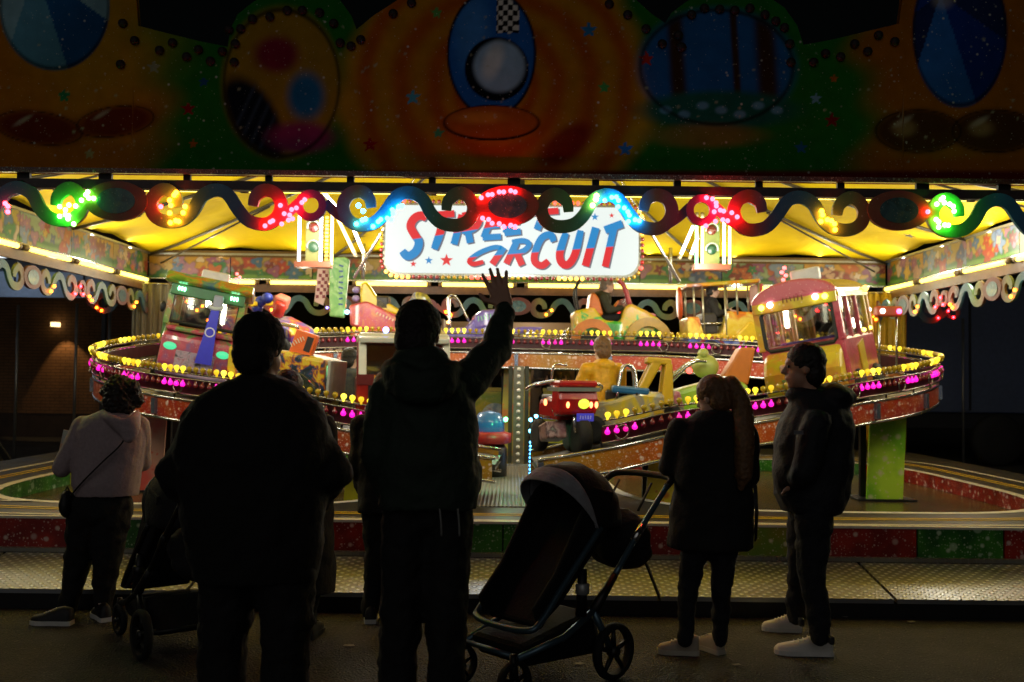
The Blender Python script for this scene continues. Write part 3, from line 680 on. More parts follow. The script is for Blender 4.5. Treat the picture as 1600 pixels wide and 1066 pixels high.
# ================================================================== FASCIAS, TUBES, CANOPY
tubeM = mat('tube_yellow', (.6, .5, .1), .3, emit=(1, .76, .11), es=5.0, var=0)
tubeW = mat('tube_white', (.8, .8, .8), .3, emit=(1, .97, .92), es=6, var=0)
tubeB = mat('tube_blue', (.8, .8, .8), .3, emit=(.62, .72, 1), es=6, var=0)
tubeG = mat('tube_green', (.2, .8, .3), .3, emit=(.25, 1, .4), es=5, var=0)
tubeO = mat('tube_amber', (.8, .6, .3), .3, emit=(1, .66, .2), es=5, var=0)
def lamp(parent, loc, power, col, size=.15, kind='POINT', dirn=None, ln=1.1):
    d = bpy.data.lights.new('tube_light', kind); d.energy = power; d.color = col
    if kind == 'POINT': d.shadow_soft_size = size
    else: d.shape = 'RECTANGLE'; d.size = ln; d.size_y = .06
    o = bpy.data.objects.new('tube_light', d); C.objects.link(o); o.parent = parent; o.location = loc
    if dirn is not None: o.rotation_euler = Vector(dirn).to_track_quat('-Z', 'X').to_euler()
    return o
capm2 = mat('tube_cap', '#8a7a5a', .4, .3)
def tube_light(parent, a, b, mt, r=.03, name='tube'):
    a, b = Vector(a), Vector(b); d = (b - a).normalized()
    o = MB().tube([a, b], r, 8).build(name, mt, parent, True)
    for p, sg in ((a, -1), (b, 1)): MB().tube([p, p + d * sg * .06], r * 1.25, 8).build('tube_cap', capm2, o, True)
    return o
rng = np.random.default_rng(5)
def paint_fascia(seed, bgc='#b88a1c'):
    rg = np.random.default_rng(seed)
    def f(U, V, verts):
        L_ = max(np.ptp(verts[:, 0]), np.ptp(verts[:, 1])); H = np.ptp(verts[:, 2]); x = U * L_; y = V * H; n = len(x)
        col = np.tile(np.array(lin(bgc)), (n, 1))
        hill = .14 * H + .1 * H * np.sin(x * 2.3) + .07 * H * np.sin(x * 5.1 + 1)
        col = over(col, '#2f6a2c', 1 - smoothstep(-.02, .02, y - hill * 1.6)); col = over(col, '#6a9a3c', 1 - smoothstep(-.015, .015, y - hill * .7))
        cs = ['#a83a2c', '#b05a28', '#8a4a78', '#3f6a9a', '#2f7a4a', '#c0a03c', '#9a6a8a', '#7a90b0', '#b08a70', '#c8b49c', '#44588a', '#7a2a24']
        for k in range(int(L_ * 16)):
            cx, cy = rg.uniform(0, L_), rg.uniform(.2, .85) * H; rr = rg.uniform(.05, .17); c = cs[rg.integers(len(cs))]
            d = np.hypot(x - cx, (y - cy) * 1.1); an = np.arctan2(y - cy, x - cx); pet = rr * (.78 + .22 * np.cos(an * rg.integers(3, 7) + rg.uniform(0, 6)))
            mk = 1 - smoothstep(.85, 1.1, d / pet)
            col = over(col, '#201810', (1 - smoothstep(1.05, 1.25, d / pet)) * .45); col = over(col, c, mk); col = over(col, '#c8a060', (1 - smoothstep(.12, .3, d / pet)) * .6)
        return col * .62
    return f
fm = attrmat('fascia_art', .35, .15, 50)
zf0, zf1 = 3.07, 3.43
def fascia(name, label, A, B, seed, n_t, t0, group=None):
    A, B = Vector(A), Vector(B); d = (B - A); Ln = d.length; d = d / Ln; inn = Vector((d.y, -d.x, 0))     # inner side
    root = thing(name, label, 'fascia', (A.x, A.y, zf0), group=group); z0 = Vector((A.x, A.y, zf0)); npan = max(3, round(Ln / 1.34))
    for j in range(npan):
        a, b_ = j / npan, (j + 1) / npan - .0012
        def P(u, v): return d * (Ln * (a + (b_ - a) * u)) + Vector((0, 0, (zf1 - zf0) * v))
        o = grid_panel('painted_board', P, 90, 26, paint_fascia(seed * 50 + j, ['#b88a1c', '#a8904c', '#b09a3c', '#8aa07a'][j % 4]), fm, root)
        md = o.modifiers.new('thick', 'SOLIDIFY'); md.thickness = .03; md.offset = 1 if False else -1
    rot = (0, 0, math.atan2(d.y, d.x))
    MB().box(d * Ln / 2 + Vector((0, 0, .375)), (Ln, .06, .03), rot).build('top_trim', mat('trim_grey', '#8f8f88', .3, .7), root)
    MB().box(d * Ln / 2 + Vector((0, 0, -.012)), (Ln, .06, .02), rot).build('lower_trim', chrome, root)
    MB().box(d * Ln / 2 + Vector((0, 0, -.15)) , (Ln, .05, .12), rot).build('lower_board', mat('lower_board', '#5a3c28', .4, var=.3, scale=8), root)
    for j in range(n_t):
        c = t0 + 1.34 * j
        if c - .55 < 0 or c + .55 > Ln: continue
        a = d * (c - .55) + inn * .06 + Vector((0, 0, -.062)); b_ = d * (c + .55) + inn * .06 + Vector((0, 0, -.062))
        t = tube_light(root, a, b_, tubeM, .03)
        l = lamp(t, d * c + inn * .13 + Vector((0, 0, -.07)), 15, (1, .94, .7), kind='AREA', dirn=inn + Vector((0, 0, .3)))
    return root
fascia('back_fascia', 'painted flower fascia with yellow tubes along the back wall', (-5.7, 15.55, 0), (5.85, 15.55, 0), 1, 9, 5.7 - .547 - 1.34 * 3)
fascia('side_fascia', 'painted fascia with yellow tubes on the left side', (-5.7, 7.4, 0), (-5.7, 15.5, 0), 2, 7, .65)
fascia('side_fascia', 'painted fascia with yellow tubes on the right side', (5.85, 15.5, 0), (5.85, 7.4, 0), 3, 7, .65)
# canopy
m, nt, b = nmat('tarpaulin'); N = nt.nodes; L = nt.links
tc = N.new('ShaderNodeTexCoord'); nz = N.new('ShaderNodeTexNoise'); nz.inputs['Scale'].default_value = 1.3; nz.inputs['Detail'].default_value = 4; nz.inputs['Distortion'].default_value = 1.2
L.new(tc.outputs['Object'], nz.inputs['Vector'])
cr = N.new('ShaderNodeValToRGB'); cr.color_ramp.elements[0].color = (.60, .42, .003, 1); cr.color_ramp.elements[1].color = (.74, .54, .005, 1); cr.color_ramp.elements[0].position = .35; cr.color_ramp.elements[1].position = .7
L.new(nz.outputs[0], cr.inputs[0]); L.new(cr.outputs[0], b.inputs['Base Color']); b.inputs['Roughness'].default_value = .85; b.inputs['Specular IOR Level'].default_value = .12
bp = N.new('ShaderNodeBump'); bp.inputs['Strength'].default_value = .5; bp.inputs['Distance'].default_value = .08; L.new(nz.outputs[0], bp.inputs['Height']); L.new(bp.outputs[0], b.inputs['Normal'])
can = thing('canopy', 'yellow tarpaulin roof with grey ribs over the ride', 'canopy', (0, 11.4, 3.45))
x0c, x1c, y0c, y1c = -5.75, 5.9, 7.25, 15.6
ctr = Vector((.05, 11.4, 5.0))
def rim(t):
    per = [(x0c, y0c), (x1c, y0c), (x1c, y1c), (x0c, y1c)]
    k = int(t) % 4; f = t - int(t); a, b_ = per[k], per[(k + 1) % 4]
    return Vector((a[0] + (b_[0] - a[0]) * f, a[1] + (b_[1] - a[1]) * f, 3.45))
ribs_t = [k + f for k in range(4) for f in ((0, .25, .5, .75) if k % 2 == 0 else (0, .33, .67))] + [4.0]
off0 = Vector((0, 11.4, 3.45))
def can_pt(t, r_):
    p = rim(t); q = ctr.lerp(p, r_); q.z = 3.45 + (5.0 - 3.45) * (1 - r_) ** 1.15
    return q
for j in range(len(ribs_t) - 1):
    t0, t1 = ribs_t[j], ribs_t[j + 1]; k, nr = 9, 16; vs = []
    for r_ in np.linspace(.02, 1, nr):
        for i in range(k):
            f = i / (k - 1); p = can_pt(t0 + (t1 - t0) * f * .9999, float(r_)); p.z += .10 * math.sin(math.pi * f) * r_ - .0; 
            p.z += .012 * math.sin(f * 23 + r_ * 9) * math.sin(math.pi * f); vs.append(p - off0)
    fs = [(a * k + i, a * k + i + 1, (a + 1) * k + i + 1, (a + 1) * k + i) for a in range(nr - 1) for i in range(k - 1)]
    MB().add(vs, fs).build('tarpaulin_panel', MATS.setdefault('tarpaulin', m), can, True)
    pts = [can_pt(t0, float(r_)) - off0 - Vector((0, 0, .03)) for r_ in np.linspace(.03, 1, 10)]
    MB().tube(pts, .022, 6).build('rib', mat('rib_grey', '#4a4438', .4, .5), can, True)
    if j % 2:
        a = can_pt(t0, .6) - off0 - Vector((0, 0, .06)); b_ = can_pt(t0, .95) - off0 - Vector((0, 0, .22))
        MB().tube([a, b_], .014, 6).build('brace', mat('rib_grey'), can, True)
MB().box((.075, 4.16, .0), (11.5, .05, .1)).build('eave_flap', mat('flap', '#5a4208', .7), can)  # dark brown flap along the back eave
for t_, r_, c in ((1.42, .8, 0), (2.42, .86, 1), (2.62, .78, 0), (2.2, .8, 0), (2.3, .7, 1), (2.75, .82, 0), (3.3, .85, 0), (1.75, .9, 0)):
    p = can_pt(t_, r_); dd = (can_pt(t_, r_ - .05) - p).normalized(); ddx = (rim(t_ + .02) - rim(t_)).normalized(); nn = ddx.cross(dd); nn = -nn if nn.z > 0 else nn
    M = Matrix((ddx, -nn, dd)).transposed().to_4x4(); M.translation = p - off0 + nn * .0 - Vector((0, 0, .02))
    MB().prism(starpoly(.1), .004, M).build('printed_star', mat('star_ink', '#4a3c10' if c == 0 else '#6a8a1c', .6), can)

# the same tubes along the inside of the front beam
for j in range(7):
    x = -4.02 + 1.34 * j
    t = tube_light(rb, (x - .55, .12, (zb1 + zb2) / 2 - zbot), (x + .55, .12, (zb1 + zb2) / 2 - zbot), tubeM, .022); lamp(t, (x, .16, (zb1 + zb2) / 2 - zbot), 15, (.98, 1, .82), kind='AREA', dirn=(0, 1, .12))
# central mast frame carrying the sign
SY = 12.4
mast = thing('centre_mast', 'steel centre frame holding the white sign', 'frame', (.05, 12.5, ZD))
for sx in (-1, 1):
    MB().tube([(sx * 2.05, 0, 2.3), (sx * .9, 0, 4.3)], .022, 8).build('slanting_strut', chrome, mast, True)
    MB().tube([(sx * 1.95, .1, .0 + 2.3), (sx * 1.95, .1, 2.75)], .025, 8).build('strut_foot', chrome, mast, True)
MB().tube([(0, .2, 2.45), (0, .2, 4.4)], .09, 12).build('mast_pole', darksteel, mast, True)
for px0, py0, px1, py1, mt, pw in ((505, 300, 538, 338, tubeW, 50), (527, 340, 553, 394, tubeO, 26), (550, 352, 568, 395, tubeW, 50), (1083, 354, 1064, 398, tubeW, 50), (1090, 372, 1080, 398, tubeW, 36), (1462, 333, 1505, 345, tubeW, 36)):
    a = PX(px0, py0, 12.3) - mast.location; b_ = PX(px1, py1, 12.3) - mast.location
    t = tube_light(mast, a, b_, mt, .02); lamp(t, (a + b_) / 2 + Vector((0, -.4, -.35)), pw, (1, .93, .8), .3)
# ================================================================== SIGN
sgn = thing('lit_sign', 'glowing white sign lettered STREET CIRCUIT in red and blue', 'sign', PX(800, 376, SY))
SK = SY / F
def S(zx, zy): return ((590 + zx / 3.81 - 800) * SK, -(310 + zy / 3.81 - 376) * SK)
def rrect(wd, h, r, k=6):
    out = []
    for cx, cy, a0 in ((wd / 2 - r, h / 2 - r, 0), (-wd / 2 + r, h / 2 - r, 90), (-wd / 2 + r, -h / 2 + r, 180), (wd / 2 - r, -h / 2 + r, 270)):
        out += [(cx + r * math.cos(R(a0 + 90 * i / k)), cy + r * math.sin(R(a0 + 90 * i / k))) for i in range(k + 1)]
    return out
MB().prism(rrect(396 * SK, 106 * SK, 24 * SK), .1).build('lit_panel', nospec(mat('sign_white', (.05, .05, .05), .5, emit=(.80, .88, .85), es=.95, var=0)), sgn)
lamp(sgn, (0, -.6, -.2), 45, (.95, 1, .97), .4)
MB().prism(rrect(404 * SK, 114 * SK, 27 * SK), .08, Matrix.Translation((0, .03, 0))).build('sign_case', mat('sign_case', '#9a9a90', .3, .6), sgn)
def splitmat(name, top, bot, p, q, es=.95):
    m, nt, b = nmat(name); N = nt.nodes; L = nt.links
    tc = N.new('ShaderNodeTexCoord'); sx = N.new('ShaderNodeSeparateXYZ'); L.new(tc.outputs['Object'], sx.inputs[0])
    sl = (q[1] - p[1]) / (q[0] - p[0])
    a = N.new('ShaderNodeMath'); a.operation = 'MULTIPLY_ADD'; a.inputs[1].default_value = -sl; L.new(sx.outputs[0], a.inputs[0]); L.new(sx.outputs[2], a.inputs[2])
    r = N.new('ShaderNodeMapRange'); c0 = p[1] - sl * p[0]; r.inputs[1].default_value = c0 - .006; r.inputs[2].default_value = c0 + .006; L.new(a.outputs[0], r.inputs[0])
    mx = N.new('ShaderNodeMix'); mx.data_type = 'RGBA'; L.new(r.outputs[0], mx.inputs[0]); mx.inputs[6].default_value = (*lin(bot), 1); mx.inputs[7].default_value = (*lin(top), 1)
    b.inputs['Base Color'].default_value = (.02, .02, .02, 1); L.new(mx.outputs[2], b.inputs['Emission Color']); b.inputs['Emission Strength'].default_value = es
    return nospec(m)
m1 = splitmat('letters_upper', '#e0202c', '#1486c8', S(150, 265), S(900, 140)); m2 = splitmat('letters_lower', '#1486c8', '#e0202c', S(520, 362), S(1450, 280))
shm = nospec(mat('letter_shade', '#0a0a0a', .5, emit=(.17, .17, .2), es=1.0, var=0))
LET = [('s', 1, [([(290, 128), (255, 112), (215, 132), (195, 178), (220, 228), (246, 272), (228, 328), (180, 356), (148, 325)], 50)]),
       ('t', 1, [([(392, 105), (372, 210), (338, 312)], 48), ([(335, 108), (455, 98)], 40)]),
       ('r', 1, [([(500, 105), (455, 282)], 42), ([(500, 108), (575, 105), (602, 145), (565, 190), (500, 205)], 38), ([(535, 195), (552, 272)], 42)]),
       ('e', 1, [([(682, 98), (632, 240)], 40), ([(625, 240), (735, 232)], 36), ([(655, 172), (722, 166)], 32), ([(676, 104), (765, 96)], 36)]),
       ('e', 1, [([(806, 86), (762, 212)], 40), ([(755, 212), (852, 200)], 36), ([(785, 148), (842, 142)], 32), ([(800, 88), (885, 82)], 36)]),
       ('t', 1, [([(985, 86), (948, 188)], 42), ([(905, 88), (1075, 74)], 38)]),
       ('c', 2, [([(738, 300), (690, 298), (605, 332), (548, 378), (572, 398), (632, 384)], 28)]),
       ('i', 2, [([(752, 296), (684, 398)], 40)]),
       ('r', 2, [([(825, 268), (768, 394)], 40), ([(800, 264), (868, 256), (902, 276), (872, 314), (802, 336)], 32), ([(830, 332), (862, 402)], 40)]),
       ('c', 2, [([(1048, 258), (1028, 218), (975, 240), (938, 325), (938, 382), (980, 402), (1018, 374)], 42)]),
       ('u', 2, [([(1120, 205), (1085, 325), (1098, 386), (1138, 392), (1176, 330), (1208, 190)], 46)]),
       ('i', 2, [([(1298, 172), (1238, 402)], 46)]),
       ('t', 2, [([(1408, 160), (1356, 405)], 42), ([(1352, 186), (1456, 146)], 46)])]
for nm, ln, strokes in LET:
    s = MB(); sh = MB()
    for j, (pts, wd) in enumerate(strokes):
        P = crom([Vector(p) for p in pts], 5) if len(pts) > 2 else [Vector(p) for p in pts]
        k = len(P); ws = [wd / 3.81 * SK * (1 if len(pts) == 2 else .72 + .28 * math.sin(math.pi * min(1, (i + 1) / 5, (k - i) / 5) / 2)) for i in range(k)]
        s.ribbon([S(*p) for p in P], ws, .012 + .003 * j, Matrix.Translation((0, -.062, 0)))
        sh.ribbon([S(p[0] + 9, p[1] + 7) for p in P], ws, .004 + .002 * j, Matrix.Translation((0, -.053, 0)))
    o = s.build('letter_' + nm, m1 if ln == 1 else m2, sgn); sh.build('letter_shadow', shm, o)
for zx, zy, r_, c in ((215, 402, 20, 'r'), (307, 380, 25, 'b'), (412, 378, 40, 'r'), (1292, 108, 24, 'b'), (1392, 98, 16, 'r')):
    x, z = S(zx, zy); MB().prism(starpoly(r_ / 3.81 * SK), .008, Matrix.Translation((x, -.058, z))).build('star', mat('star_red', '#0a0202', .4, emit='#e0202c', es=.95, var=0) if c == 'r' else mat('star_blue', '#02060a', .4, emit='#1486c8', es=.95, var=0), sgn)
per = rrect(408 * SK, 119 * SK, 27 * SK, 8); P = [Vector(p) for p in per]; tot = sum((P[i] - P[i - 1]).length for i in range(len(P))); acc = 0; nb = int(tot / .072); step = tot / nb; nxt = 0; cnt = 0
sb = {c: MB().ball((0, 0, 0), .026, 8, 5).mesh('sign_bulb', mt, True) for c, mt in (('r', mat('sbulb_red', '#7a1418', .25, var=0, coat=.5)), ('y', mat('sbulb_amber', '#a88414', .25, var=0, coat=.5)), ('R', glow('sbulb_red_lit', (1, .06, .04), 4)), ('O', glow('sbulb_amber_lit', (1, .42, .06), 5)))}
for i in range(len(P)):
    a, b_ = P[i - 1], P[i]; Ls = (b_ - a).length
    while nxt < acc + Ls:
        p = a.lerp(b_, (nxt - acc) / Ls if Ls else 0); ph = (cnt // 5) % 6
        key = ('r', 'O', 'r', 'y', 'R', 'y')[ph] if p.y < .3 or ph in (1, 4) else 'r'
        o = link('sign_bulb', sb[key], sgn); o.location = (p.x, -.04, p.y); nxt += step; cnt += 1
    acc += Ls
# ================================================================== TRAFFIC LIGHT PYLONS
for i, (pc, side, lb, off_) in enumerate(((490, -1, 'traffic light pylon with white tubes left of the sign', 0), (1112, 1, 'traffic light pylon with green and yellow tubes right of the sign', 4))):
    Yp = 12.2; k = Yp / F; t = thing('traffic_light', lb, 'traffic light', PX(pc, 372 + off_, Yp), group='traffic light pylons beside the sign')
    MB().box((0, .06, 0), (26 * k, .1, 76 * k)).build('housing', mat('tl_housing', '#6a6a38', .4, .2), t, bevel=.01)
    MB().box((0, .03, -42 * k), (56 * k, .2, 9 * k)).build('shelf', mat('tl_shelf', '#7a4430', .4), t)
    for dz, mt in ((17, mat('lens_red', '#5a1a18', .2, var=0, coat=.6) ), (-14, glow('lens_green', (.05, .5, .12), .5) if i == 0 else mat('lens_dark', '#1c3a28', .2, var=0))):
        l = MB().lathe([(.0001, .03), (7 * k, .02), (8.5 * k, 0)], 14, Matrix.Translation((0, 0, dz * k)) @ Matrix.Rotation(R(90), 4, 'X')).build('lens', mt, t, True)
        MB().tube([(9.5 * k * math.cos(a), -.02 - .03 * max(0, math.sin(a)), dz * k + 9.5 * k * math.sin(a)) for a in np.linspace(-.3, math.pi + .3, 12)], .012, 6).build('hood', mat('tl_hood', '#8f9088', .35, .5), l, True)
    tl_ = [(-22, tubeW), (12, tubeB), (29, tubeO)] if i == 0 else [(-24, tubeG), (-15, tubeO), (19, tubeG), (28, tubeO)]
    for dx, mt in tl_: tube_light(t, (dx * k, -.02, -37 * k), (dx * k, -.02, 36 * k), mt, .018)
    if i == 0: 
        s = MB()
        for j in range(12): s.box((21 * k, -.01, (-34 + 6 * j) * k), (5 * k, .02, 4 * k))
        s.build('studded_strip', mat('tl_studs', '#c89a30', .4), t)
    lamp(t, (0, -.3, 0), 14, (1, .97, .85) if i == 0 else (.8, 1, .6), .3)
# ================================================================== CENTRE POST, BOOTH, CURTAINS
cp = thing('lamp_post', 'grey steel centre post studded with white caps', 'post', PZ(809, 728, ZD))
h = PX(809, 572, cp.location.y).z - ZD
MB().box((0, 0, h / 2), (.13, .1, h)).build('post_column', mat('post_grey', '#77766a', .35, .5, var=.2), cp, bevel=.006)
for sx in (-1, 1): MB().box((sx * .1, .02, h / 2), (.05, .06, h)).build('side_channel', mat('post_dark', '#3a3c30', .4, .3, var=.3), cp)
MB().box((0, 0, .02), (.36, .3, .03)).build('base_plate', chrome, cp)
cpm = MB().lathe([(.022, 0), (.024, .012), (.012, .022), (1e-5, .024)], 10, Matrix.Rotation(R(90), 4, 'X')).mesh('cap', mat('cap_white', '#d8d8d4', .3, var=0), True)
for j in range(14):
    o = link('white_cap', cpm, cp); o.location = (0, -.052, .06 + (h - .1) * j / 13)
bo = thing('ticket_booth', 'control booth with yellow green front under the back track', 'booth', (PX(830, 690, 14.6).x, 14.6, ZD))
zc = PX(830, 612, 14.6).z - ZD; zb_ = PX(830, 690, 14.6).z - ZD
for xa, xb in ((-.98, -.18), (.16, .95)):
    o = MB().box(((xa + xb) / 2, -.3, (zc + zb_) / 2), (xb - xa, .03, zc - zb_)).build('front_board', artpaint('booth_art', ['#7a9a1c', '#b0a81c', '#c8b828', '#8aa41c'], 3.2), bo)
    MB().lathe([(1e-4, .01), (.17, .008), (.2, 0)], 20, Matrix.Translation(((xa + xb) / 2 + .05, -.318, (zc + zb_) / 2)) @ Matrix.Rotation(R(90), 4, 'X')).build('painted_disc', artpaint('disc_art', ['#8aa0b8', '#c8d0d0', '#a04040'], 6), o)
    MB().box(((xa + xb) / 2, -.31, zc + .03), (xb - xa + .02, .04, .05)).build('yellow_rail', mat('booth_yellow', '#c0a81c', .4), bo)
MB().box((0, -.28, .12), (2.1, .05, .24)).build('plinth', mat('plinth', '#10141c', .4), bo)
MB().box((0, .35, .95), (2.6, .04, 1.9)).build('back_wall', mat('booth_wall', '#8a7660', .6, var=.2, scale=2), bo)
for x in (-1.02, -.35, .25, .62, 1.0): MB().box((x, -.28, zc + .25), (.025, .03, .5)).build('mullion', darksteel, bo)
MB().box((0, -.27, zc + .24), (2.0, .006, .46)).build('window_pane', mat('booth_glass', (.9, .9, .9), .05, var=0, trans=1, alpha=.25), bo)
for sx in (-1, 1): MB().box((sx * 1.3, 0, .95), (.04, .7, 1.9)).build('side_wall', mat('booth_wall'), bo)
lamp(bo, (0, 0, 1.7), 5, (1, .85, .65), .1)
def curtain(label, x, y, z0, z1, wd, col, ang):
    s = MB(); k = 46; n = 10; vs = []
    for j in range(n):
        f = j / (n - 1)
        for i in range(k):
            u = i / (k - 1); a = u * 34 + 2 * math.sin(u * 5); amp = .045 * (.6 + .4 * f)
            vs.append((wd * (u - .5), amp * math.sin(a) + .01 * math.sin(a * 2.3 + f * 4), z0 + (z1 - z0) * (1 - f)))
    s.add(vs, [(j * k + i, j * k + i + 1, (j + 1) * k + i + 1, (j + 1) * k + i) for j in range(n - 1) for i in range(k - 1)])
    root = thing('curtain', label, 'curtain', (x, y, z0), (0, 0, ang)); 
    for v in s.v: v.z -= z0
    o = s.build('drape', mat('curtain_' + col[1:], col, .6), root, True); md = o.modifiers.new('t', 'SOLIDIFY'); md.thickness = .01
    MB().tube([(-wd / 2 - .05, 0, z1 - z0), (wd / 2 + .05, 0, z1 - z0)], .015, 6).build('curtain_rail', chrome, root, True)
curtain('grey gathered curtain at the back left corner', -5.55, 15.3, .52, 2.95, .55, '#6a675c', R(20))
curtain('yellow gathered curtain at the back right corner', 5.75, 15.3, .52, 2.95, .6, '#a8881c', R(-15))
for x, y, lb in ((-5.85, 7.45, 'left front'), (5.95, 7.45, 'right front'), (-5.9, 15.62, 'left back'), (6.0, 15.62, 'right back')):
    t = thing('corner_post', 'grey steel corner post of the ride at ' + lb, 'post', (x, y, 0)); MB().box((0, 0, 1.75), (.12, .1, 3.5)).build('post_column', mat('post_grey'), t); MB().box((0, 0, .51), (.25, .25, .02)).build('base_plate', chrome, t)
# ================================================================== BACKGROUND
bw = thing('brick_building', 'dark brick building with a small wall lamp beyond the ride', 'building', (-9.5, 24, 0))
brick = mat('brick_dark', '#32241a', .85, var=.25, scale=6, bump=.5)
MB().box((-5, 0, 3), (18, .4, 6)).build('wall', brick, bw)
s = MB()
for r_ in range(40):
    for c_ in range(26): s.box((-4.2 + c_ * .225 + (.11 if r_ % 2 else 0), -.205, .6 + r_ * .075), (.215, .012, .065))
o = s.build('brick', mat('brick_face', '#6a4a2c', .8, var=.3, scale=3), bw); o['kind'] = 'stuff'
pl_ = PX(82, 510, 23.5) - bw.location
MB().box(pl_ + Vector((0, .15, .05)), (.12, .25, .1)).build('wall_lamp', glow('wall_lamp', (1, .7, .3), 3), bw)
ld = bpy.data.lights.new('wall_lamp_light', 'SPOT'); ld.energy = 40; ld.color = (1, .62, .25); ld.spot_size = R(70); ld.shadow_soft_size = .05
lo = bpy.data.objects.new('wall_lamp_light', ld); C.objects.link(lo); lo.parent = bw; lo.location = pl_ + Vector((.16, -.1, 0)); lo.rotation_euler = (R(12), R(-6), 0)
aw = thing('market_stall', 'pale blue lit awning of a stall beyond the left side', 'stall', (-10.6, 19.5, 0))
MB().box((-.5, 0, 3.27), (6.4, .06, .5)).build('awning_valance', mat('awning', '#9fb4d0', .6), aw)
for k_ in range(5): MB().box((-3.2 + 1.35 * k_, -.04, 3.35), (.03, .03, .34)).build('awning_seam', darksteel, aw)
MB().add([(-3.7, .03, 3.52), (2.7, .03, 3.52), (2.7, 2.2, 4.0), (-3.7, 2.2, 4.0)], [(0, 1, 2, 3)]).build('awning_top', mat('awning'), aw)
for x in (-3.6, -.6, 2.6): MB().box((x, 0, 1.6), (.08, .08, 3.2)).build('stall_post', darksteel, aw)
MB().tube([(-3.2, -.5, 3.75), (2.4, -.5, 3.75)], .02, 6).build('stall_tube', glow('stall_tube', (.8, .9, 1), 1.5), aw)
for x in (-2, 1): lamp(aw, (x, -.9, 3.4), 6, (.75, .85, 1), .2)
tr = thing('trailer', 'dark blue box trailer parked behind the right side', 'trailer', (12.4, 20, 0))
MB().box((0, 0, 2.2), (11, 2.4, 2.4)).build('trailer_box', mat('trailer_blue', '#3c4660', .5, var=.15), tr, bevel=.03)
for x in (-3.2, -2.3, 3.2, 4.1): MB().lathe([(.2, -.12), (.45, -.12), (.5, -.06), (.5, .06), (.45, .12), (.2, .12)], 20, Matrix.Translation((x, -1.1, .5)) @ Matrix.Rotation(R(90), 4, 'X')).build('wheel', mat('tyre', '#0c0c0c', .8), tr, True)
MB().box((0, 0, .85), (10.6, 2.2, .28)).build('chassis', darksteel, tr)
for x in np.linspace(-5, 5, 9): MB().box((x, -1.21, 2.2), (.04, .02, 2.3)).build('panel_rib', darksteel, tr)
for i, (px, y_) in enumerate(((26, 17), (118, 16.4), (170, 17.2), (1505, 17.5))):
    p = PX(px, 560, y_); t = thing('fence_pole', ['thin grey pole left of the wall lamp', 'thin grey pole right of the wall lamp', 'thin grey pole just left of the grey curtain', 'thin grey pole before the blue trailer'][i], 'pole', (p.x, y_, 0))
    MB().tube([(0, 0, 0), (0, 0, 2.7)], .025, 8).build('pole_tube', mat('pole_grey', '#6a6a6a', .4, .6), t, True); MB().box((0, 0, .015), (.2, .2, .03)).build('foot', darksteel, t)
# ================================================================== FIGURE TOOLS
def cap(s, p0, p1, r0, r1, n=12):
    p0, p1 = Vector(p0), Vector(p1); d = p1 - p0; d = d.normalized() if d.length > 1e-6 else Vector((0, 0, 1))
    pts = [p0 - d * r0 * math.cos(a) for a in (.25, .8, 1.25)] + [p0, p1] + [p1 + d * r1 * math.cos(a) for a in (1.25, .8, .25)]
    rs = [r0 * math.sin(a) for a in (.25, .8, 1.25)] + [r0, r1] + [r1 * math.sin(a) for a in (1.25, .8, .25)]
    s.tube(pts, rs, n)
def chain(s, pts, rs):
    for i in range(len(pts) - 1): cap(s, pts[i], pts[i + 1], rs[i], rs[i + 1])
def elli(s, c, r, rot=None):
    M = Matrix.Translation(c) @ (Euler(rot).to_matrix().to_4x4() if rot else Matrix.Identity(4)) @ Matrix.Diagonal((*r, 1))
    s.lathe([(max(1e-4, math.sin(math.pi * i / 10)), -math.cos(math.pi * i / 10)) for i in range(11)], 18, M)
def loft(s, rings, n=22):
    """rings: (cx,cy,cz,rx,ry) horizontal ellipses from bottom to top"""
    vs = []; k = len(rings)
    for cx, cy, cz, rx, ry in rings:
        for q in range(n):
            a = 2 * math.pi * q / n; c, sn = math.cos(a), math.sin(a)
            vs.append((cx + rx * math.copysign(abs(c) ** .85, c), cy + ry * math.copysign(abs(sn) ** .85, sn), cz))
    fs = [(i * n + q, i * n + (q + 1) % n, (i + 1) * n + (q + 1) % n, (i + 1) * n + q) for i in range(k - 1) for q in range(n)]
    fs += [tuple(range(n - 1, -1, -1)), tuple((k - 1) * n + q for q in range(n))]
    s.add(vs, fs)
TEX = {}
def cloud(size):
    if size not in TEX:
        t = bpy.data.textures.new('fold_%g' % size, 'CLOUDS'); t.noise_scale = size; t.noise_depth = 3; TEX[size] = t
    return TEX[size]
def blob(name, s, material, parent, voxel=.014, it=6, fold=0, fsize=.12):
    me = s.mesh(name, material); o = bpy.data.objects.new(name, me); C.objects.link(o)
    bm = bmesh.new(); bm.from_mesh(me); bmesh.ops.recalc_face_normals(bm, faces=bm.faces); bm.to_mesh(me); bm.free()
    md = o.modifiers.new('r', 'REMESH'); md.mode = 'VOXEL'; md.voxel_size = voxel; md.use_smooth_shade = True
    md = o.modifiers.new('s', 'SMOOTH'); md.factor = .5; md.iterations = it
    if fold:
        md = o.modifiers.new('d', 'DISPLACE'); md.texture = cloud(fsize); md.strength = fold; md.mid_level = .5; md.texture_coords = 'LOCAL'
    bpy.context.view_layer.update()
    dg = bpy.context.evaluated_depsgraph_get(); new = bpy.data.meshes.new_from_object(o.evaluated_get(dg), depsgraph=dg)
    o.modifiers.clear(); o.data = new; bpy.data.meshes.remove(me)
    new.materials.clear(); new.materials.append(material)
    new.polygons.foreach_set('use_smooth', [True] * len(new.polygons))
    o.parent = parent; return o
skin = mat('skin', '#b98a72', .5, var=.06); skin2 = mat('skin_pale', '#c09a86', .5, var=.06)
eyem = mat('eye_dark', '#1a1410', .2, var=0)
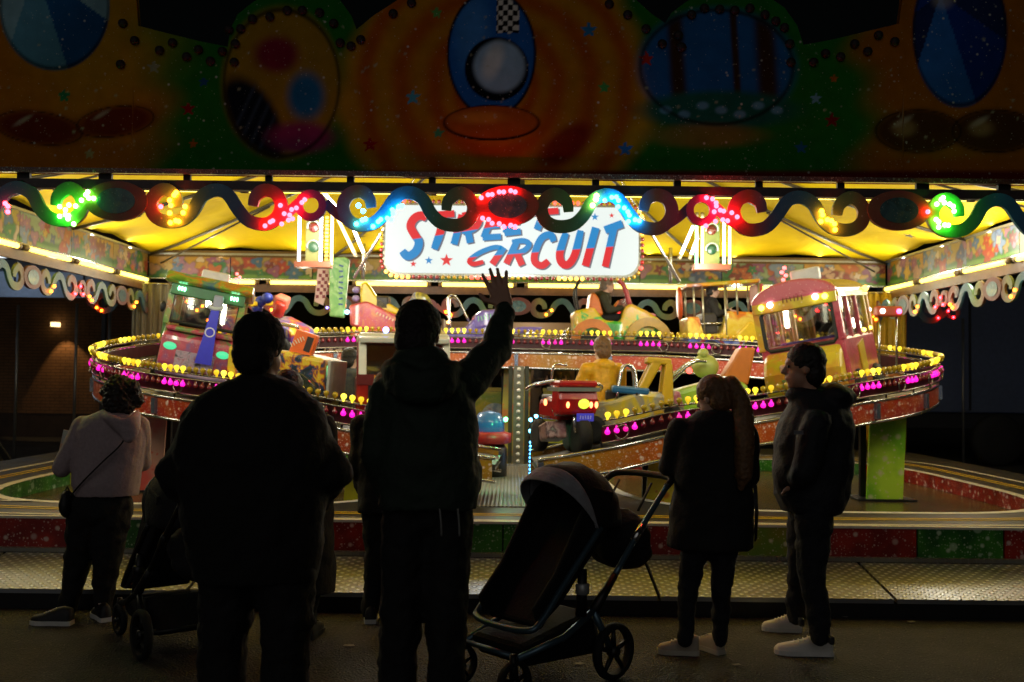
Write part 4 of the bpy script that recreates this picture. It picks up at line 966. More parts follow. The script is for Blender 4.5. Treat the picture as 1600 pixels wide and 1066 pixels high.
def hand(s, wr, d, side, sp=1, curl=.15, size=1.0):
    """palm + five fingers; d = pointing direction, side = direction of the thumb across the palm"""
    d = Vector(d).normalized(); side = Vector(side); side = (side - d * side.dot(d)).normalized(); nrm = d.cross(side).normalized(); z = size
    for q in np.linspace(-1, 1, 5):
        cap(s, wr + side * q * .024 * z, wr + d * .085 * z + side * q * .034 * z, .016 * z, .013 * z, 8)
    for q, ln, sp_ in ((-1.05, .062, -.42), (-.38, .080, -.12), (.3, .086, .03), (1.0, .076, .34)):
        cu = curl * (1.6 + q * .7)
        a = wr + d * .088 * z + side * q * .033 * z; dd = (d + side * sp_ * sp + nrm * cu).normalized(); b_ = a + dd * ln * .5 * z
        e = b_ + (dd + nrm * cu * 1.6).normalized() * ln * .55 * z; chain(s, [a, b_, e], [.0115 * z, .0105 * z, .0085 * z])
    a = wr + d * .03 * z + side * .036 * z; b_ = a + (d * .5 + side * .8).normalized() * .042 * z; e = b_ + (d * .85 + side * .35 + nrm * curl).normalized() * .036 * z
    chain(s, [a, b_, e], [.014 * z, .012 * z, .009 * z])
def face_frame(fd):
    f = Vector(fd).normalized(); sd_ = f.cross(Vector((0, 0, 1))).normalized(); return f, sd_, sd_.cross(f)
def head(s, c, fd, h=.235):
    """skull, jaw, nose, ears about head centre c, looking along fd; h = chin to crown"""
    f, sd_, up = face_frame(fd); k = h / .235; M = Matrix((sd_, f, up)).transposed(); e = M.to_euler()
    elli(s, c + up * .025 * k - f * .01 * k, (.074 * k, .095 * k, .092 * k), e)
    elli(s, c - up * .05 * k + f * .022 * k, (.056 * k, .066 * k, .066 * k), e)
    elli(s, c - up * .095 * k + f * .058 * k, (.026 * k, .022 * k, .02 * k), e)
    chain(s, [c + up * .012 * k + f * .083 * k, c - up * .022 * k + f * .103 * k], [.009 * k, .013 * k])
    elli(s, c + up * .03 * k + f * .076 * k, (.05 * k, .014 * k, .012 * k), e)
    elli(s, c - up * .055 * k + f * .085 * k, (.024 * k, .01 * k, .007 * k), e)
    for q in (-1, 1): elli(s, c - up * .01 * k + sd_ * q * .073 * k - f * .008 * k, (.010 * k, .016 * k, .026 * k), e)
def eyes(parent, c, fd, h=.235):
    f, sd_, up = face_frame(fd); k = h / .235
    for q in (-1, 1): MB().ball(c + up * .008 * k + sd_ * q * .031 * k + f * .0765 * k, .0085 * k, 8, 6).build('eye', eyem, parent, True)
def haircap(s, c, fd, h=.235, t=.012, back=.0):
    f, sd_, up = face_frame(fd); k = h / .235; e = Matrix((sd_, f, up)).transposed().to_euler()
    elli(s, c + up * .042 * k - f * (.022 + back) * k, ((.074 + t) * k, (.092 + t) * k, (.084 + t) * k), e)
    elli(s, c - up * .02 * k - f * .055 * k, ((.066 + t) * k, (.055 + t) * k, (.075 + t) * k), e)
def shoe(parent, heel, ang, ln, up_m, sole_m, ht=.085, collar=None, name='shoe'):
    """heel on the ground, toes along ang"""
    heel = Vector(heel); D = Vector((math.cos(ang), math.sin(ang), 0)); Sd = Vector((-D.y, D.x, 0)); wd = ln * .17
    prof = [(0, .72, 1.0), (.06, .86, 1.05), (.2, .88, 1.12), (.36, .86, 1.0), (.5, .92, .78), (.66, 1.05, .6), (.82, 1.0, .48), (.94, .72, .38), (1, .35, .22)]
    n = 12; vs = []; fs = []
    for t, w_, h_ in prof:
        for q in range(n):
            a = math.pi * q / (n - 1)
            vs.append(heel + D * ln * t + Sd * wd * w_ * math.cos(a) * (1 if q in (0, n - 1) else .96) + Vector((0, 0, .024 + (ht * h_) * math.sin(a) ** .7)))
    for i in range(len(prof) - 1):
        for q in range(n - 1): fs.append((i * n + q, i * n + q + 1, (i + 1) * n + q + 1, (i + 1) * n + q))
    fs += [tuple(range(n)), tuple((len(prof) - 1) * n + q for q in range(n - 1, -1, -1))]
    o = MB().add(vs, fs).build(name, up_m, parent, True)
    out = [heel + D * ln * (t * 1.02 - .01) + Sd * wd * w_ * sg * 1.07 for sg in (1, -1) for t, w_, h_ in (prof if sg == 1 else prof[::-1])]
    k = len(out); s = MB().add([(*p.xy, .002) for p in out] + [(*p.xy, .03) for p in out], [tuple(range(k)), tuple(range(2 * k - 1, k - 1, -1))] + [(i, (i + 1) % k, (i + 1) % k + k, i + k) for i in range(k)])
    s.build('sole', sole_m, o)
    s = MB()
    for t in (.42, .5, .58, .66):
        h_ = float(np.interp(t, [p[0] for p in prof], [p[2] for p in prof])) * ht + .027
        s.tube([heel + D * ln * t + Sd * .022 * sg + Vector((0, 0, h_ - .004)) for sg in (-1, 0, 1)], .004, 5)
    s.build('laces', sole_m, o)
    return o

# ================================================================== RIDE VEHICLES
def wheel(parent, loc, r, wd, hub='#9a9a90', yaw=0, tyre='#121212'):
    M = Matrix.Translation(loc) @ Matrix.Rotation(yaw, 4, 'Z') @ Matrix.Rotation(R(90), 4, 'X')
    o = MB().lathe([(r * .6, -wd / 2), (r * .92, -wd / 2), (r, -wd * .3), (r, wd * .3), (r * .92, wd / 2), (r * .6, wd / 2)], 20, M).build('wheel', mat('tyre_' + tyre[1:], tyre, .75, var=.1), parent, True)
    MB().lathe([(1e-4, -wd * .42), (r * .2, -wd * .45), (r * .6, -wd * .3), (r * .62, wd * .3), (r * .2, wd * .45), (1e-4, wd * .42)], 16, M).build('rim', mat('hub_' + hub[1:], hub, .3, .6), o, True)
    return o
def bar(parent, pts, r, mt, name='bar', n=8): return MB().tube(crom([Vector(p) for p in pts], 5) if len(pts) > 2 else pts, r, n).build(name, mt, parent, True)
glassm = mat('tinted_glass', (.75, .78, .72), .05, var=0, trans=1, alpha=.35)
def lampset(parent, pts, r, mt, name='lamp', sc=(1, 1, 1)):
    for p in pts: MB().ball(p, r, 10, 6, sc=sc).build(name, mt, parent, True)
def vehicle(name, label, x, y, z, yaw, pitch=0, roll=0, sc=1):
    o = thing(name, label, 'ride car', (x, y, z), (R(roll), R(pitch), R(yaw)), 'cars on the ride track'); o.scale = (sc, sc, sc); return o
def atpx(px, Y): return (px - 800) / F * Y
seatm = mat('seat_vinyl', '#2a2420', .5)
def scribble(parent, M, wd, h, mt, n=7, name='lettering'):
    for i in range(n):
        x = wd * ((i + .5) / n - .5); k = i % 4; a = wd / n * .3
        pts = [[(x - a * .4, -h / 2), (x + a * .4, h / 2)], [(x, -h / 2), (x, h * .4)], [(x + a * .3, -h * .4), (x - a * .3, h / 2)], [(x, -h * .5), (x + a * .2, h * .5)]][k]
        MB().ribbon(pts, a * 1.1, .004, M).build(name, mt, parent)

# --- green roofed safari truck, left
T = vehicle('safari_truck', 'pink and green safari truck with green roof lights at far left of track', atpx(300, 10.1), 10.1, 1.38, -76, 0, -10, .92)
pinkA = artpaint('truck_pink', ['#7a4a80', '#a83a50', '#b8485c', '#6a8a4c'], 6, seed=1, zr=(.1, .85), amp=1.0); greenA = artpaint('truck_green', ['#4a7a2c', '#7a9a3c', '#b0682c', '#5a8a5c', '#3f6a8a'], 4, seed=2)
MB().prism([(-.55, .12), (.5, .12), (.56, .3), (.55, .58), (.42, .7), (-.55, .7)], .74).build('body', pinkA, T, bevel=.04)
MB().box((.5, 0, .66), (.16, .7, .05)).build('bonnet', pinkA, T, bevel=.02)
MB().prism([(-.62, 1.13), (.56, 1.13), (.62, 1.16), (.5, 1.25), (-.5, 1.25)], .9).build('roof', greenA, T, bevel=.02)
MB().box((.5, 0, 1.07), (.06, .76, .12)).build('light_band', mat('band_green', '#2f6a3c', .4), T, bevel=.01)
for sy in (-1, 1):
    MB().prism([(.42, .7), (.5, .7), (.5, 1.05), (.44, 1.05)], .07, Matrix.Translation((0, sy * .36, 0))).build('pillar', greenA, T)
    MB().box((-.5, sy * .36, .9), (.07, .07, .45)).build('pillar', greenA, T)
    MB().prism([(-.5, .5), (.4, .5), (.4, .72), (-.5, .72)], .03, Matrix.Translation((0, sy * .385, 0))).build('side_panel', greenA, T)
    wheel(T, (.32, sy * .36, .15), .17, .12); wheel(T, (-.35, sy * .36, .15), .17, .12)
    lampset(T, [(.56, sy * .27, .47)], .055, glow('headlamp_green', (.08, .8, .35), 1.0), 'headlamp', (.5, 1.3, .75))
    lampset(T, [(.535, sy * .27 + d * .03, 1.08) for d in (-1, 0, 1)], .014, glow('roof_led_green', (.25, 1, .5), 14), 'roof_light', (1, .7, 1.6))
    MB().ball((.53, sy * .42, .86), .05, 10, 6, sc=(.5, .6, 1.2)).build('mirror', darksteel, T, True)
MB().tube([(.5, a * .33, .73 + b_ * .15 + .15) for a, b_ in ((-1, -1), (1, -1), (1, 1), (-1, 1))], .02, 8, closed=True).build('windscreen_frame', mat('rubber', '#151512', .6), T)
MB().box((.5, 0, .88), (.008, .66, .3)).build('windscreen', glassm, T)
MB().box((.57, 0, .34), (.03, .4, .2)).build('grille', artpaint('truck_grille', ['#2a2428', '#a898b0', '#8a2a34'], 12, seed=3), T, bevel=.01)
bar(T, [(.58, -.36, .2), (.62, -.2, .2), (.62, .2, .2), (.58, .36, .2)], .03, mat('bumper_lilac', '#a08ab0', .35), 'bumper')
MB().box((-.1, 0, .62), (.3, .6, .1)).build('seat', seatm, T, bevel=.02)
bn = MB().prism([(-.09, -.3), (.08, -.3), (.05, .28), (-.03, .28)], .012, Matrix.Translation((.64, .1, .64)) @ Matrix.Rotation(R(90), 4, 'Z')).build('blue_banner', mat('banner_blue', '#2424b0', .4, emit=(.03, .03, .3), es=.3), T)
MB().lathe([(.04, 0), (.052, 0), (.052, .004), (.04, .004), (.04, 0)], 20, Matrix.Translation((.65, .1, .68)) @ Matrix.Rotation(R(90), 4, 'Y'), cap=False).build('banner_emblem', mat('emblem_white', '#d0d0d8', .4), bn)
bar(T, [(.62, .03, .95), (.65, .1, .93), (.62, .18, .96)], .02, mat('ribbon_white', '#b8c0c8', .4), 'ribbon')
MB().box((.6, .12, 1.0), (.1, .1, .16)).build('lantern', mat('lantern', '#8a90a8', .35), T, bevel=.02)
MB().box((-.1, 0, 1.32), (.12, .3, .12), (0, 0, 0)).build('roof_sign', mat('roof_sign', '#c8c8d0', .4), T, bevel=.02)
lampset(T, [(-.04, .22 + .035 * (i % 2), 1.28 + .03 * i) for i in range(5)], .018, glow('roof_red', (1, .1, .1), 6), 'red_lamp')

# --- flame painted pickup half hidden behind the broad man
T = vehicle('flame_pickup', 'blue pickup with yellow flames and an orange box behind the broad man', atpx(448, 9.35), 9.35, 1.14, -8, 4, 0)
flame = artpaint('flames', ['#141c1c', '#16283c', '#1c3a5a', '#a8541c', '#d0a81c', '#c8b02c'], 8, seed=4, zr=(.3, .72), amp=1.4)
MB().prism([(-.5, .12), (.42, .12), (.45, .3), (.43, .62), (.1, .66), (-.5, .68)], .6).build('body', flame, T, bevel=.04)
for sy in (-1, 1):
    M = Matrix.Translation((.14, sy * .32, .18)); pts = [(.27 * math.cos(a), .27 * math.sin(a)) for a in np.linspace(0, math.pi, 15)]
    MB().ribbon(pts, .09, .16, M).build('fender', mat('fender_green', '#1c2410', .25, var=.2, coat=.5), T, bevel=.01)
    wheel(T, (.14, sy * .3, .17), .19, .14); wheel(T, (-.3, sy * .3, .17), .19, .14)
    MB().box((.445, sy * .2, .5), (.02, .05, .12)).build('tail_lamp', glow('tail_mix', (.3, 1, .4), 1.2), T)
MB().box((.46, 0, .44), (.03, .5, .34)).build('tailgate', mat('tailgate', '#a8aaa0', .4), T, bevel=.01)
bx_ = MB().box((.14, -.05, .74), (.2, .2, .23), (R(0), R(14), R(12))).build('orange_box', mat('box_orange', '#e0641a', .5, var=.06), T, bevel=.012)
M = Matrix.Translation((.11, -.166, .76)) @ Matrix.Rotation(R(12), 4, 'Z') @ Matrix.Rotation(R(-32), 4, 'Y')
scribble(bx_, M, .15, .045, mat('letter_white', '#d8c8a8', .5), 6)
M = Matrix.Translation((.25, -.145, .86)) @ Matrix.Rotation(R(12), 4, 'Z') @ Matrix.Rotation(R(104), 4, 'Y')
MB().box((.21, -.138, .74), (.06, .006, .14), (R(0), R(14), R(12))).build('black_label', mat('label_black', '#1c140c', .5), bx_)
MB().box((.45, -.1, .14), (.08, .1, .12)).build('orange_marker', mat('box_orange'), T)
bar(T, [(-.35, -.28, .66), (-.3, -.28, .9), (-.05, -.28, .9)], .018, chrome, 'roll_bar'); bar(T, [(-.35, .28, .66), (-.3, .28, .9), (-.05, .28, .9)], .018, chrome, 'roll_bar')

# --- cartoon roadster behind the head of the broad man
T = vehicle('toy_roadster', 'yellow and red toy roadster behind the head of the broad man', atpx(420, 12.3), 12.3, 1.78, -20, 0, 6)
MB().prism([(-.5, .12), (.5, .12), (.52, .35), (.2, .5), (-.5, .55)], .55).build('body', artpaint('roadster', ['#c8a81c', '#2a3a9a', '#b83a2c', '#c8b02c'], 4, seed=5), T, bevel=.05)
MB().lathe([(.06, -.09), (.075, -.07), (.075, .07), (.06, .09)], 14, Matrix.Translation((.24, -.1, .6)) @ Matrix.Rotation(R(25), 4, 'Y')).build('red_drum', mat('drum_red', '#a8281c', .4), T, True)
MB().box((.2, .02, .68), (.16, .2, .18), (.2, .4, .3)).build('pink_engine', mat('engine_pink', '#c8705c', .4), T, bevel=.03)
for i, (x, z) in enumerate(((-.05, .7), (.05, .74), (-.1, .62))): MB().ball((x, -.05, z), .07, 10, 6).build('blue_cylinder_head', mat('engine_blue', '#24389a', .35), T, True)
bar(T, [(-.5, -.2, .5), (-.4, -.2, .72), (-.15, -.2, .72)], .02, chrome, 'roll_bar')
MB().box((-.2, 0, .7), (.3, .5, .06), (0, .2, 0)).build('yellow_wing', mat('wing_yellow', '#c8a81c', .35), T, bevel=.02)
for sx in (-.32, .34):
    for sy in (-1, 1): wheel(T, (sx, sy * .28, .14), .16, .1)

# --- rocket car at the back
T = vehicle('rocket_car', 'red and yellow rocket car with tall green tail fin at back left', atpx(597, 13.85), 13.85, 1.86, 2, 0, 0)
redA = artpaint('rocket_red', ['#a83048', '#c0503c', '#b83a5c', '#c87a3c'], 5, seed=6)
MB().prism([(-.42, .4), (-.44, .68), (-.2, .74), (.1, .6), (.5, .42), (.72, .34), (.5, .3), (-.1, .32)], .46).build('fuselage', redA, T, bevel=.03)
MB().prism([(-.4, .14), (.7, .14), (.74, .3), (-.42, .36)], .52).build('lower_body', artpaint('rocket_orange', ['#b8501c', '#c8801c', '#a83a1c', '#6a8a2c'], 5, seed=7), T, bevel=.03)
MB().prism([(-.3, .72), (-.3, .98), (-.22, 1.02), (-.08, .82), (.2, .66), (.42, .52), (.1, .58)], .3).build('nose_cowl', mat('cowl_yellow', '#c8b01c', .35, var=.1), T, bevel=.03)
f_ = MB().prism([(-.7, .52), (-.5, .5), (-.44, 1.3), (-.5, 1.34), (-.66, 1.33), (-.72, 1.2)], .09, Matrix.Translation((0, -.2, 0))).build('tail_fin', artpaint('fin_green', ['#4a8a3c', '#8ab870', '#5a9a4c', '#a0c08a'], 3, seed=8), T, bevel=.02)
scribble(f_, Matrix.Translation((-.55, -.255, .95)) @ Matrix.Rotation(R(90), 4, 'Y'), .6, .06, mat('letter_blue', '#1f4a78', .4), 8)
fin2 = MB().prism([(-.98, .75), (-.86, .7), (-.76, 1.12), (-.78, 1.22), (-.94, 1.24)], .05, Matrix.Translation((0, .22, 0))).build('chequered_fin', mat('fin_white', '#c8a8a8', .4), T)
for i in range(8):
    for j in range(4):
        if (i + j) % 2 == 0: MB().box((-.94 + .045 * j + .012 * i * .5, .193, .82 + .05 * i), (.042, .004, .046)).build('chequer', mat('chequer_red', '#7a2838', .4), fin2)
scribble(T, Matrix.Translation((.12, -.236, .5)) @ Matrix.Rotation(R(22), 4, 'Y'), .42, .035, mat('letter_cream', '#d8c8a0', .4), 9)
for z in (.78, .9): MB().ball((-.36, -.1, z), .07, 10, 6, sc=(.8, 1, .7)).build('lilac_pod', mat('pod_lilac', '#9a8ac0', .35), T, True)
lampset(T, [(-.46, -.26, .58)], .03, glow('rocket_blue', (.3, .7, 1), 9), 'marker_lamp'); lampset(T, [(-.74, -.2, .64)], .018, glow('rocket_violet', (.25, .2, 1), 7), 'marker_lamp')
MB().prism([(.25, .55), (.5, .48), (.62, .62), (.5, .86), (.32, .9), (.24, .75)], .28, Matrix.Translation((.12, .05, 0))).build('cockpit_figurehead', artpaint('figurehead', ['#1c2c4a', '#b8b040', '#3f5a9a', '#c8b880'], 5, seed=9), T, bevel=.05)
ck = MB().box((-.6, -.3, .1), (.26, .06, .2), (0, R(12), 0)).build('chequered_bumper', mat('ck_white', '#b8a08c', .4), T)
for i in range(6):
    for j in range(4):
        if (i + j) % 2: MB().box((-.7 + .042 * i, -.333, .03 + .045 * j - .009 * i), (.038, .004, .04), (0, R(12), 0)).build('chequer', mat('ck_brown', '#3a2820', .4), ck)
for sx in (-.2, .4):
    for sy in (-1, 1): wheel(T, (sx, sy * .26, .13), .15, .1)
MB().box((.0, 0, .72), (.2, .3, .2)).build('seat', seatm, T, bevel=.03)

# --- purple plane at the back
T = vehicle('purple_plane', 'purple toy plane with green lettering at back centre behind the raised arm', atpx(745, 13.9), 13.9, 1.86, 8, 0, 0)
pur = artpaint('plane_purple', ['#5a4aa0', '#7a6ac0', '#6a5ab0', '#8a7ac8'], 4, seed=10)
MB().prism([(-.45, .2), (.1, .18), (.2, .3), (.22, .62), (.05, .58), (-.1, .5), (-.14, .4), (-.45, .38)], .4).build('fuselage', pur, T, bevel=.05)
MB().prism([(.3, .28), (.85, .36), (.9, .42), (.6, .42), (.3, .36)], .5).build('wing', pur, T, bevel=.03)
MB().prism([(-.05, .36), (.24, .42), (.28, .66), (.05, .64), (-.06, .56)], .44).build('tail_block', pur, T, bevel=.04)
scribble(T, Matrix.Translation((.1, -.225, .54)) @ Matrix.Rotation(R(-12), 4, 'Y'), .26, .07, mat('letter_mint', '#8ac8a8', .4), 6)
bar(T, [(-.4, -.16, .38), (-.42, -.16, .8), (-.3, -.16, .8), (-.14, -.16, .5)], .016, chrome, 'grab_rail'); bar(T, [(-.36, .16, .38), (-.38, .16, .78), (-.26, .16, .78), (-.1, .16, .5)], .016, chrome, 'grab_rail')
lampset(T, [(-.42, -.2, .46)], .022, glow('plane_orange', (1, .4, .1), 8), 'marker_lamp')
for sx in (-.3, .3):
    for sy in (-1, 1): wheel(T, (sx, sy * .22, .13), .14, .09)

# --- red and white van with NEW YORK on the front
T = vehicle('city_van', 'red van with white cab front reading NEW YORK, beside the waving man', atpx(628, 9.25), 9.25, 1.0, -80, 0, 0)
redv = mat('van_red', '#8a1c14', .3, var=.1, coat=.4); whv = mat('van_white', '#b8b4a4', .35, var=.08)
MB().prism([(-.5, .1), (.48, .1), (.5, .58), (-.5, .58)], .84).build('lower_body', redv, T, bevel=.03)
MB().prism([(-.5, .88), (.28, .88), (.36, .9), (.3, .97), (-.5, .97)], .82).build('roof', whv, T, bevel=.03)
for sy in (-1, 1):
    MB().prism([(.4, .58), (.5, .58), (.38, .9), (.28, .9)], .07, Matrix.Translation((0, sy * .37, 0))).build('pillar', whv, T, bevel=.01)
    MB().box((-.3, sy * .38, .68), (.4, .05, .46)).build('side_panel', redv, T)
    MB().box((.1, sy * .385, .68), (.42, .006, .4)).build('side_window', glassm, T)
    wheel(T, (.3, sy * .38, .14), .16, .1); wheel(T, (-.3, sy * .38, .14), .16, .1)
    lampset(T, [(.5, sy * .3, .3)], .05, mat('lamp_clear', '#c8c8b8', .15, var=0), 'headlamp')
MB().box((.43, 0, .735), (.01, .7, .31), (0, R(-18), 0)).build('windscreen', glassm, T)
MB().box((.47, 0, .55), (.07, .84, .09)).build('name_board', mat('name_board', '#5a1410', .4), T)
fo = bpy.data.curves.new('new_york', 'FONT'); fo.body = 'NEW YORK'; fo.size = .095; fo.extrude = .003; fo.align_x = 'CENTER'; fo.align_y = 'CENTER'; fo.space_character = 1.15; fo.offset = .002
to = bpy.data.objects.new('t', fo); C.objects.link(to); bpy.context.view_layer.update(); me = bpy.data.meshes.new_from_object(to.evaluated_get(bpy.context.evaluated_depsgraph_get())); bpy.data.objects.remove(to)
me.materials.clear(); me.materials.append(mat('letter_gold', '#c8881c', .4)); o = link('lettering_new_york', me, T); o.matrix_local = Matrix.Translation((.511, 0, .552)) @ Matrix.Rotation(R(90), 4, 'Z') @ Matrix.Rotation(R(90), 4, 'X')
for i in range(7): MB().box((.512, 0, .47 - .04 * i), (.02, .6, .018)).build('grille_slat', chrome, T)
MB().box((.503, 0, .35), (.012, .64, .3)).build('grille_back', darksteel, T)
lampset(T, [(.2, -.16, 1.0)], .028, glow('beacon_blue', (.2, .35, 1), 10), 'beacon'); lampset(T, [(.2, -.04, 1.0)], .028, glow('beacon_white', (1, 1, .95), 9), 'beacon'); lampset(T, [(.2, .08, 1.0)], .028, glow('beacon_orange', (1, .25, .05), 9), 'beacon')
MB().box((-.1, 0, .5), (.3, .6, .1)).build('seat', seatm, T, bevel=.02)
MB().box((-.46, 0, .67), (.04, .72, .44)).build('rear_panel', mat('van_lining', '#a89878', .6, var=.15), T)
for sy in (-1, 1): bar(T, [(.5, sy * .1, .6), (.45, sy * .02, .74)], .008, darksteel, 'wiper')
MB().box((.4, 0, .905), (.1, .8, .05), (0, R(10), 0)).build('sun_visor', whv, T, bevel=.012)
bar(T, [(-.05, .2, .98), (.05, .3, 1.02), (.25, .38, .96)], .018, mat('ladder', '#a89a60', .4), 'roof_rail')

# --- yellow and green buggy at the back
T = vehicle('beach_buggy', 'yellow and green beach buggy with orange seat at the back, driver aboard', atpx(958, 13.95), 13.95, 1.9, 2, 0, 0)
MB().prism([(-.56, .3), (-.58, .6), (-.3, .66), (-.16, .48), (.06, .46), (.12, .66), (.2, .72), (.42, .62), (.62, .5), (.64, .3), (.5, .2), (-.4, .2)], .56).build('body', artpaint('buggy', ['#1f8a2c', '#3aa83c', '#c8b01c', '#c8a81c', '#d0a850'], 7, seed=11, zr=(.2, .7), amp=.9), T, bevel=.04)
for cx, r_, c in ((-.33, .23, '#b86a1c'), (.44, .26, '#a8841c')):
    for sy in (-1, 1):
        MB().ribbon([(r_ * math.cos(a), r_ * math.sin(a)) for a in np.linspace(-.1, math.pi + .1, 17)], .12, .14, Matrix.Translation((cx, sy * .3, .2))).build('wheel_arch', mat('arch_' + c[1:], c, .35, var=.15), T)
        wheel(T, (cx, sy * .31, .15), .18, .12)
MB().prism([(-.38, .55), (-.16, .55), (-.22, .78), (-.28, .86), (-.34, .86)], .4).build('seat_back', mat('seat_orange', '#c86a24', .4), T, bevel=.03)
MB().lathe([(.09, -.012), (.11, 0), (.09, .012)], 18, Matrix.Translation((.0, -.1, .68)) @ Matrix.Rotation(R(-55), 4, 'Y')).build('steering_wheel', mat('wheel_orange', '#c86414', .4), T, True)
bar(T, [(.2, -.2, .7), (.12, -.2, .95), (-.0, -.2, 1.08)], .035, mat('bar_red', '#a83a44', .4), 'red_strut')
for sy in (-.16, .16): bar(T, [(-.5, sy, .62), (-.54, sy, .9), (-.42, sy, 1.15)], .015, darksteel, 'roll_bar')
for i in range(4): bar(T, [(-.62, -.2, .36 - .05 * i), (-.74, -.2, .3 - .05 * i)], .022, chrome, 'exhaust_pipe')
MB().box((.16, 0, .74), (.06, .4, .12)).build('windscreen', glassm, T)
MB().ball((.5, -.1, .56), .09, 12, 6, sc=(1, 1, .4)).build('pink_cushion', mat('cushion_pink', '#c87aa0', .5), T, True)
BUG = T

# --- open yellow camper at the back right
T = vehicle('open_camper', 'yellow open camper with thin posts and blue waves at back right', atpx(1130, 13.55), 13.55, 1.84, 2, -3, 0)
MB().prism([(-.52, .15), (.5, .12), (.55, .3), (.52, .62), (.02, .66), (-.06, .36), (-.3, .36), (-.36, .6), (-.52, .6)], .56).build('body', artpaint('camper', ['#c8901c', '#d0b02c', '#d8c050', '#c8701c'], 5, seed=12, zr=(.15, .66), amp=.7), T, bevel=.03)
MB().prism([(-.53, .12), (.56, .1), (.56, .26), (.1, .28), (-.53, .33)], .6).build('blue_wave_band', artpaint('camper_blue', ['#2a4aa0', '#4a6ac0', '#2a3a8a', '#7a8ac8'], 4, seed=13), T, bevel=.02)
MB().box((-.02, 0, 1.03), (1.0, .62, .05), (0, R(-2), 0)).build('roof', artpaint('camper_roof', ['#b8a82c', '#c8801c', '#3f5a9a'], 3, seed=14), T, bevel=.015)
for sy in (-1, 1):
    for x, z0 in ((-.42, .6), (-.3, .36), (.0, .2), (.16, .6), (.46, .6)): MB().tube([(x, sy * .27, z0), (x, sy * .27, 1.02)], .014, 8).build('roof_post', mat('post_chrome', '#a8a490', .3, .7), T, True)
    bar(T, [(-.34, sy * .28, .5), (-.06, sy * .28, .5)], .013, chrome, 'side_rail')
    wheel(T, (-.22, sy * .28, .12), .15, .1); wheel(T, (.34, sy * .28, .12), .15, .1)
    MB().ribbon([(.19 * math.cos(a), .19 * math.sin(a)) for a in np.linspace(0, math.pi, 13)], .035, .62 if sy > 0 else .63, Matrix.Translation((-.22 if sy < 0 else .34, 0, .12))).build('arch_trim', mat('arch_red', '#7a2a2c', .4), T)
MB().lathe([(.2, -.02), (.24, 0), (.2, .02)], 20, Matrix.Translation((-.56, 0, .8)) @ Matrix.Rotation(R(90), 4, 'Y') @ Matrix.Diagonal((1, .6, 1, 1))).build('surf_board', mat('surf_orange', '#b8481c', .35), T, True)
MB().box((.5, 0, .88), (.05, .5, .26)).build('red_front_post', mat('front_post_red', '#a8402c', .4), T)
lampset(T, [(.53, -.26, .9)], .03, glow('camper_yellow', (1, .75, .05), 3), 'marker_lamp')
MB().box((-.2, 0, .5), (.2, .44, .3)).build('seat', seatm, T, bevel=.03)
MB().prism([(.1, .3), (.3, .5), (.5, .4), (.52, .3), (.3, .18)], .05, Matrix.Translation((0, -.3, 0))).build('painted_shape', mat('shape_yellow', '#d0b020', .35), T, bevel=.02)
CAMP = T

# --- pink bus on the right
T = vehicle('pink_bus', 'pink and yellow bus with rounded roof tilted on the right of the track', atpx(1296, 10.25), 10.25, 1.34, -122, 5, 9, 1.13)
busA = artpaint('bus_pink', ['#a8642c', '#a83c50', '#b84a5c', '#a03048', '#b85a68'], 6, seed=15, zr=(.05, .9), amp=1.0); busY = artpaint('bus_yellow', ['#b8a01c', '#c8b030', '#c08030', '#a89a20'], 3, seed=16)
MB().prism([(-.6, .12), (.5, .12), (.52, .6), (-.6, .6)], .74).build('lower_body', busA, T, bevel=.03)
MB().prism([(.5, .14), (.66, .16), (.68, .36), (.62, .48), (.5, .56)], .68).build('bonnet', busY, T, bevel=.04)
rf = [(.37 * math.cos(a), .98 + .17 * math.sin(a)) for a in np.linspace(0, math.pi, 15)]
MB().prism([(x, z) for x, z in rf] , 1.14, Matrix.Translation((-.04, 0, 0)) @ Matrix.Rotation(R(90), 4, 'Z')).build('roof', mat('bus_roof', '#9a8a84', .22, .5, var=.15), T, bevel=.01)
MB().prism([(x * 1.02, z + .005) for x, z in rf], .1, Matrix.Translation((.5, 0, 0)) @ Matrix.Rotation(R(90), 4, 'Z')).build('front_dome', busA, T, bevel=.02)
MB().box((.52, 0, .95), (.05, .74, .1)).build('destination_board', busY, T, bevel=.01)
scribble(T, Matrix.Translation((.548, 0, .99)) @ Matrix.Rotation(R(90), 4, 'Z'), .2, .05, mat('letter_brown', '#7a4a1c', .5), 6)
MB().box((.51, 0, .735), (.008, .6, .34)).build('windscreen', glassm, T)
MB().tube([(.52, a * .31, .74 + b_ * .175) for a, b_ in ((-1, -.8), (-.9, -1), (.9, -1), (1, -.8), (1, .8), (.9, 1), (-.9, 1), (-1, .8))], .018, 8, closed=True).build('windscreen_seal', mat('rubber'), T)
